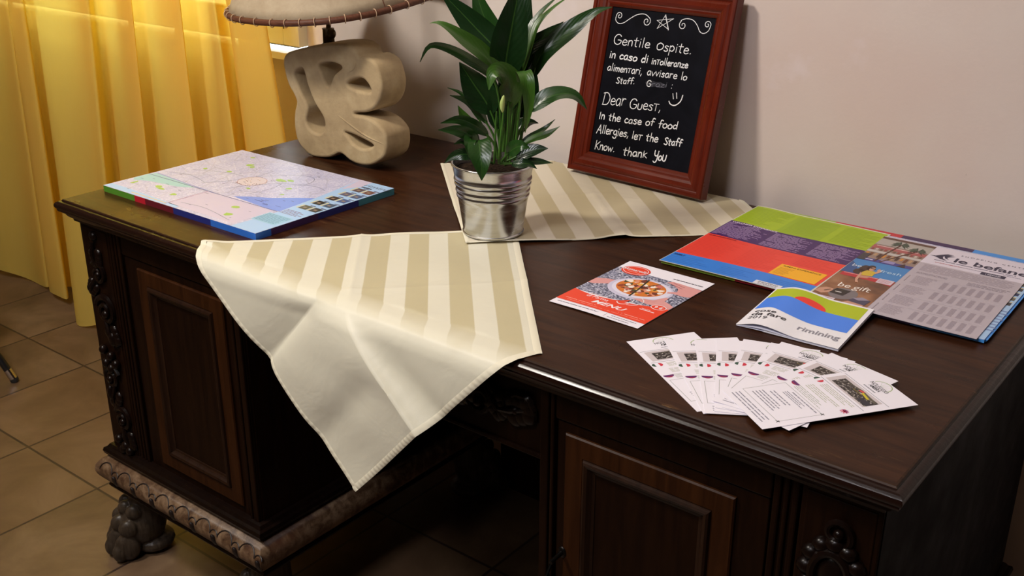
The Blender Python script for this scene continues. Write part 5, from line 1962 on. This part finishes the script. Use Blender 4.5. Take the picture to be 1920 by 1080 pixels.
s.greek(X(.10), Y(.105), X(.93), Y(.114), 1, ink(246, 180, 166), 10, .35, .0, rl)
s.greek(X(.05), Y(.040), X(.52), Y(.058), 1, ink(90, 88, 110), 3, .45, .0, rl)
s.rect(X(.600), Y(.018), X(.604), Y(.068), ink(150, 140, 150), 3)
s.greek(X(.66), Y(.050), X(.93), Y(.064), 1, ink(90, 88, 110), 3, .45, .0, rl)
s.greek(X(.64), Y(.020), X(.88), Y(.034), 1, ink(90, 88, 110), 3, .45, .0, rl)
s.greek(X(.62), Y(.878), X(.96), Y(.902), 1, ink(76, 70, 84), 3, .5, .0, rl)
s.ellipse((X(.205), Y(.855)), X(.155), Y(.088), OR, 9, .1, 36)
s.ring((X(.205), Y(.855)), X(.138), Y(.074), .0010, WH, 10, rot=.1)
s.text('piumarello', X(.045), Y(.838), .0086, WH, X(.30), layer=12, bold=.01, shear=.3, rot=.02)
s.greek(X(.14), Y(.812), X(.28), Y(.826), 1, ink(246, 190, 176), 12, .4, .0, rl)
o = s.put('menu_flyer', 1.0005, .1668, .8006, math.radians(-.9), smooth=True, angle=40)
tag(o, 'red and white pizza menu flyer lying alone in the middle of the desk', 'flyer')

# booklet with a sprung cover
kw, kh = .1435, .1405
bk = thing('booklet', 'square booklet with wavy green and blue cover and red half sun', 'booklet', (1.2512, .2590, .8))
bk.rotation_euler = (math.radians(2.9), 0, math.radians(2.6))


def hump(u, amp, base):
    x = u / kw
    return base * (.35 + .65 * sm(0, .22, x)) + amp * math.sin(PI * min(1, (x / .62) ** .80)) ** 1.6


def cover_fn(u, v):
    return .0006 + hump(u, .0062, .0034)


s = Sheet(M['paper'], kw, kh, cover_fn, eps=.00011)
s.base(ink(236, 234, 240), .0004, 40, 10)
X = lambda u: kw * u
Y = lambda v: kh * v
lo = lambda u: Y(.355 + .085 * math.exp(-((u / kw - .12) / .17) ** 2) + .02 * math.sin(u / kw * PI * 2.2 - 1.0) * .4)
hi = lambda u: Y(.675 + .075 * math.exp(-((u / kw - .18) / .20) ** 2) + .015 * math.exp(-((u / kw - .42) / .2) ** 2))
s.band(lo, hi, ink(70, 132, 238), 2, X(.015), X(.955), 40, 4)
s.band(hi, lambda u: Y(.965), ink(176, 192, 18), 2, X(.015), X(.955), 40, 4)


def sun(a, t):
    an = PI * a
    u = X(.455) + X(.170) * t * math.cos(an)
    v = hi(u) + Y(.125) * t * math.sin(an)
    return s.P(u, v, 3)


s.grid(sun, 24, 4, ink(234, 54, 44), uv=False)
s.text('cose', X(.050), Y(.312), .0085, ink(34, 32, 40), X(.215), layer=4, bold=.012)
s.text('da fare', X(.050), Y(.228), .0098, ink(34, 32, 40), X(.350), layer=4, bold=.012)
s.text('2019', X(.050), Y(.140), .0090, ink(64, 62, 70), X(.185), layer=4)
s.text('rimining', X(.540), Y(.165), .0125, ink(142, 140, 152), X(.405), layer=4, bold=.015)
s.put('cover', 0, 0, .0006, 0, smooth=True, angle=40, parent=bk)
pg = Sheet(M['paper'], kw, kh, lambda u, v: .0004 + hump(u, .0022, .0022))
pg.base(ink(218, 218, 236), .0010, 40, 6)
pg.put('page', .0005, .0004, .0004, 0, smooth=True, angle=40, parent=bk)
pg = Sheet(M['paper'], kw, kh, lambda u, v: .0003 + hump(u, .0007, .0006))
pg.base(ink(218, 218, 236), .0003, 40, 6)
pg.put('page', .0005, .0003, .0003, 0, smooth=True, angle=40, parent=bk)
b = MB(ink(226, 224, 232))
b.box(kw * .28, kw - .0006, .0006, kh - .0006, .0008, .0026)
b.build('page_block', bk, smooth=False)

# fan of bicycle-hire cards
aw, ah = .0995, .203
s = Sheet(M['paper'], aw, ah, lambda u, v: 0.0, eps=.00006)
s.base(M['paper'], .0003)
X = lambda u: aw * u
Y = lambda v: ah * v
G1 = ink(60, 60, 66)
s.ring((X(.475), Y(.925)), X(.150), X(.135), .0011, ink(150, 176, 110), 1, -.2, PI * .95, 26)
for q in range(5):
    an = .35 + q * .5
    s.line([(X(.475), Y(.925)), (X(.475 + .135 * math.cos(an)), Y(.925) + X(.12) * math.sin(an))], .00035, ink(196, 206, 190), 1)
s.text('NOLEGGIO', X(.325), Y(.899), .0058, G1, X(.325), layer=2, bold=.01)
s.text('AMBRA', X(.385), Y(.868), .0056, G1, X(.205), layer=2, bold=.02)
s.greek(X(.36), Y(.838), X(.60), Y(.856), 1, ink(150, 150, 160), 2, .5, 0, rl)
for v in (.822, .656):
    s.line([(X(.03), Y(v)), (X(.95), Y(v))], .0006, ink(96, 98, 110), 1)
s.rect(X(.075), Y(.675), X(.865), Y(.810), ink(206, 196, 200), 1)
s.rect(X(.16), Y(.690), X(.860), Y(.785), M['crowd'], 2)
s.poly([(X(.20), Y(.770)), (X(.50), Y(.795)), (X(.84), Y(.780)), (X(.84), Y(.765)), (X(.5), Y(.775))], ink(92, 86, 74), 3)
s.poly([(X(.48), Y(.785)), (X(.56), Y(.795)), (X(.565), Y(.775)), (X(.49), Y(.770))], ink(206, 76, 76), 4)
s.poly([(X(.56), Y(.782)), (X(.73), Y(.766)), (X(.72), Y(.750)), (X(.56), Y(.766))], ink(206, 190, 40), 4)
s.rect(X(.42), Y(.750), X(.60), Y(.760), ink(110, 96, 46), 3)
s.rect(X(.66), Y(.700), X(.86), Y(.740), ink(40, 38, 52), 3)
# flags: Italian, Dutch-looking purple, British
s.ellipse((X(.060), Y(.622)), X(.046), Y(.021), ink(40, 78, 62), 1, 0, 14, PI / 2, 3 * PI / 2)
s.ellipse((X(.116), Y(.622)), X(.050), Y(.022), ink(206, 40, 66), 1, 0, 14, -PI / 2, PI / 2)
s.ellipse((X(.095), Y(.470)), X(.072), Y(.026), ink(84, 26, 96), 1, 0, 18, PI, 2 * PI)
s.rect(X(.023), Y(.466), X(.167), Y(.476), ink(110, 30, 110), 1)
s.ellipse((X(.095), Y(.456)), X(.048), Y(.014), ink(160, 30, 80), 2, 0, 18, PI, 2 * PI)
s.ellipse((X(.895), Y(.548)), X(.060), Y(.026), ink(226, 220, 236), 1)
for an in range(0, 180, 45):
    a = math.radians(an)
    s.line([(X(.895) - X(.056) * math.cos(a), Y(.548) - Y(.024) * math.sin(a)), (X(.895) + X(.056) * math.cos(a), Y(.548) + Y(.024) * math.sin(a))], .0013, ink(206, 50, 90), 2)
for an in range(22, 180, 45):
    a = math.radians(an)
    s.line([(X(.895) + X(.020) * math.cos(a), Y(.548) + Y(.006) * math.sin(a)), (X(.895) + X(.048) * math.cos(a), Y(.548) + Y(.021) * math.sin(a))], .0011, ink(50, 50, 120), 2)
OL = ink(186, 188, 170)
s.greek(X(.22), Y(.585), X(.84), Y(.640), 4, OL, 1, .4, .35, rl)
s.greek(X(.18), Y(.500), X(.78), Y(.560), 4, OL, 1, .4, .35, rl)
s.greek(X(.17), Y(.425), X(.80), Y(.480), 4, ink(180, 184, 176), 1, .4, .35, rl)
BX = ink(150, 152, 150)
s.line([(X(.05), Y(.408)), (X(.89), Y(.408)), (X(.89), Y(.125)), (X(.05), Y(.125)), (X(.05), Y(.408))], .0006, BX, 1)
for q in ((.89, .125), (.89, .408)):
    s.line([(X(q[0] - .03), Y(q[1] - .006)), (X(q[0] + .02), Y(q[1] + .008))], .0012, ink(80, 84, 84), 2)
    s.line([(X(q[0] - .012), Y(q[1] + .012)), (X(q[0] + .012), Y(q[1] - .012))], .0010, ink(80, 84, 84), 2)
TXT = ink(148, 146, 162)
s.greek(X(.30), Y(.375), X(.84), Y(.395), 1, TXT, 1, .45, .0, rl)
s.greek(X(.26), Y(.325), X(.70), Y(.368), 3, TXT, 1, .45, .3, rl)
s.greek(X(.20), Y(.255), X(.72), Y(.300), 2, TXT, 1, .38, .3, rl)
s.greek(X(.14), Y(.155), X(.66), Y(.240), 4, TXT, 1, .38, .2, rl)
s.greek(X(.10), Y(.030), X(.86), Y(.100), 3, TXT, 1, .35, .15, rl)
card_labels = ['leftmost white card of the fan, lowest in the stack, nearest the striped napkin',
               'second white card from the left in the fan of cards on the desk',
               'third white card from the left in the fan of cards on the desk',
               'fourth white card from the left in the fan of cards on the desk',
               'middle white card of the fan, with four cards on either side',
               'sixth white card from the left in the fan, pointing at the booklet',
               'seventh white card from the left in the fan, only a narrow edge showing',
               'white card directly beneath the topmost card of the fan',
               'topmost white card of the fan, fully visible, its logo at the far right']
piv = [(1.3590, .0500), (1.3760, .0420), (1.3830, .0360), (1.3920, .0420), (1.3920, .0420), (1.4000, .0400), (1.3840, .0400), (1.3890, .0400), (1.3720, .0390)]
ups = [146.5, 133.7, 122.8, 117.6, 107.8, 99.7, 92.0, 75.1, 54.8]
c0 = s.put('card', 0, 0, 0, 0, smooth=False)
for i, (p, a) in enumerate(zip(piv, ups)):
    o = c0 if i == 0 else c0.copy()
    if i:
        COL.objects.link(o)
    tag(o, card_labels[i], 'card', 'fan of white cards on the desk')
    an = math.radians(a - 90)
    o.location = (p[0] - aw / 2 * math.cos(an), p[1] - aw / 2 * math.sin(an), .8006 + .0006 * i)
    o.rotation_euler = (0, 0, an)
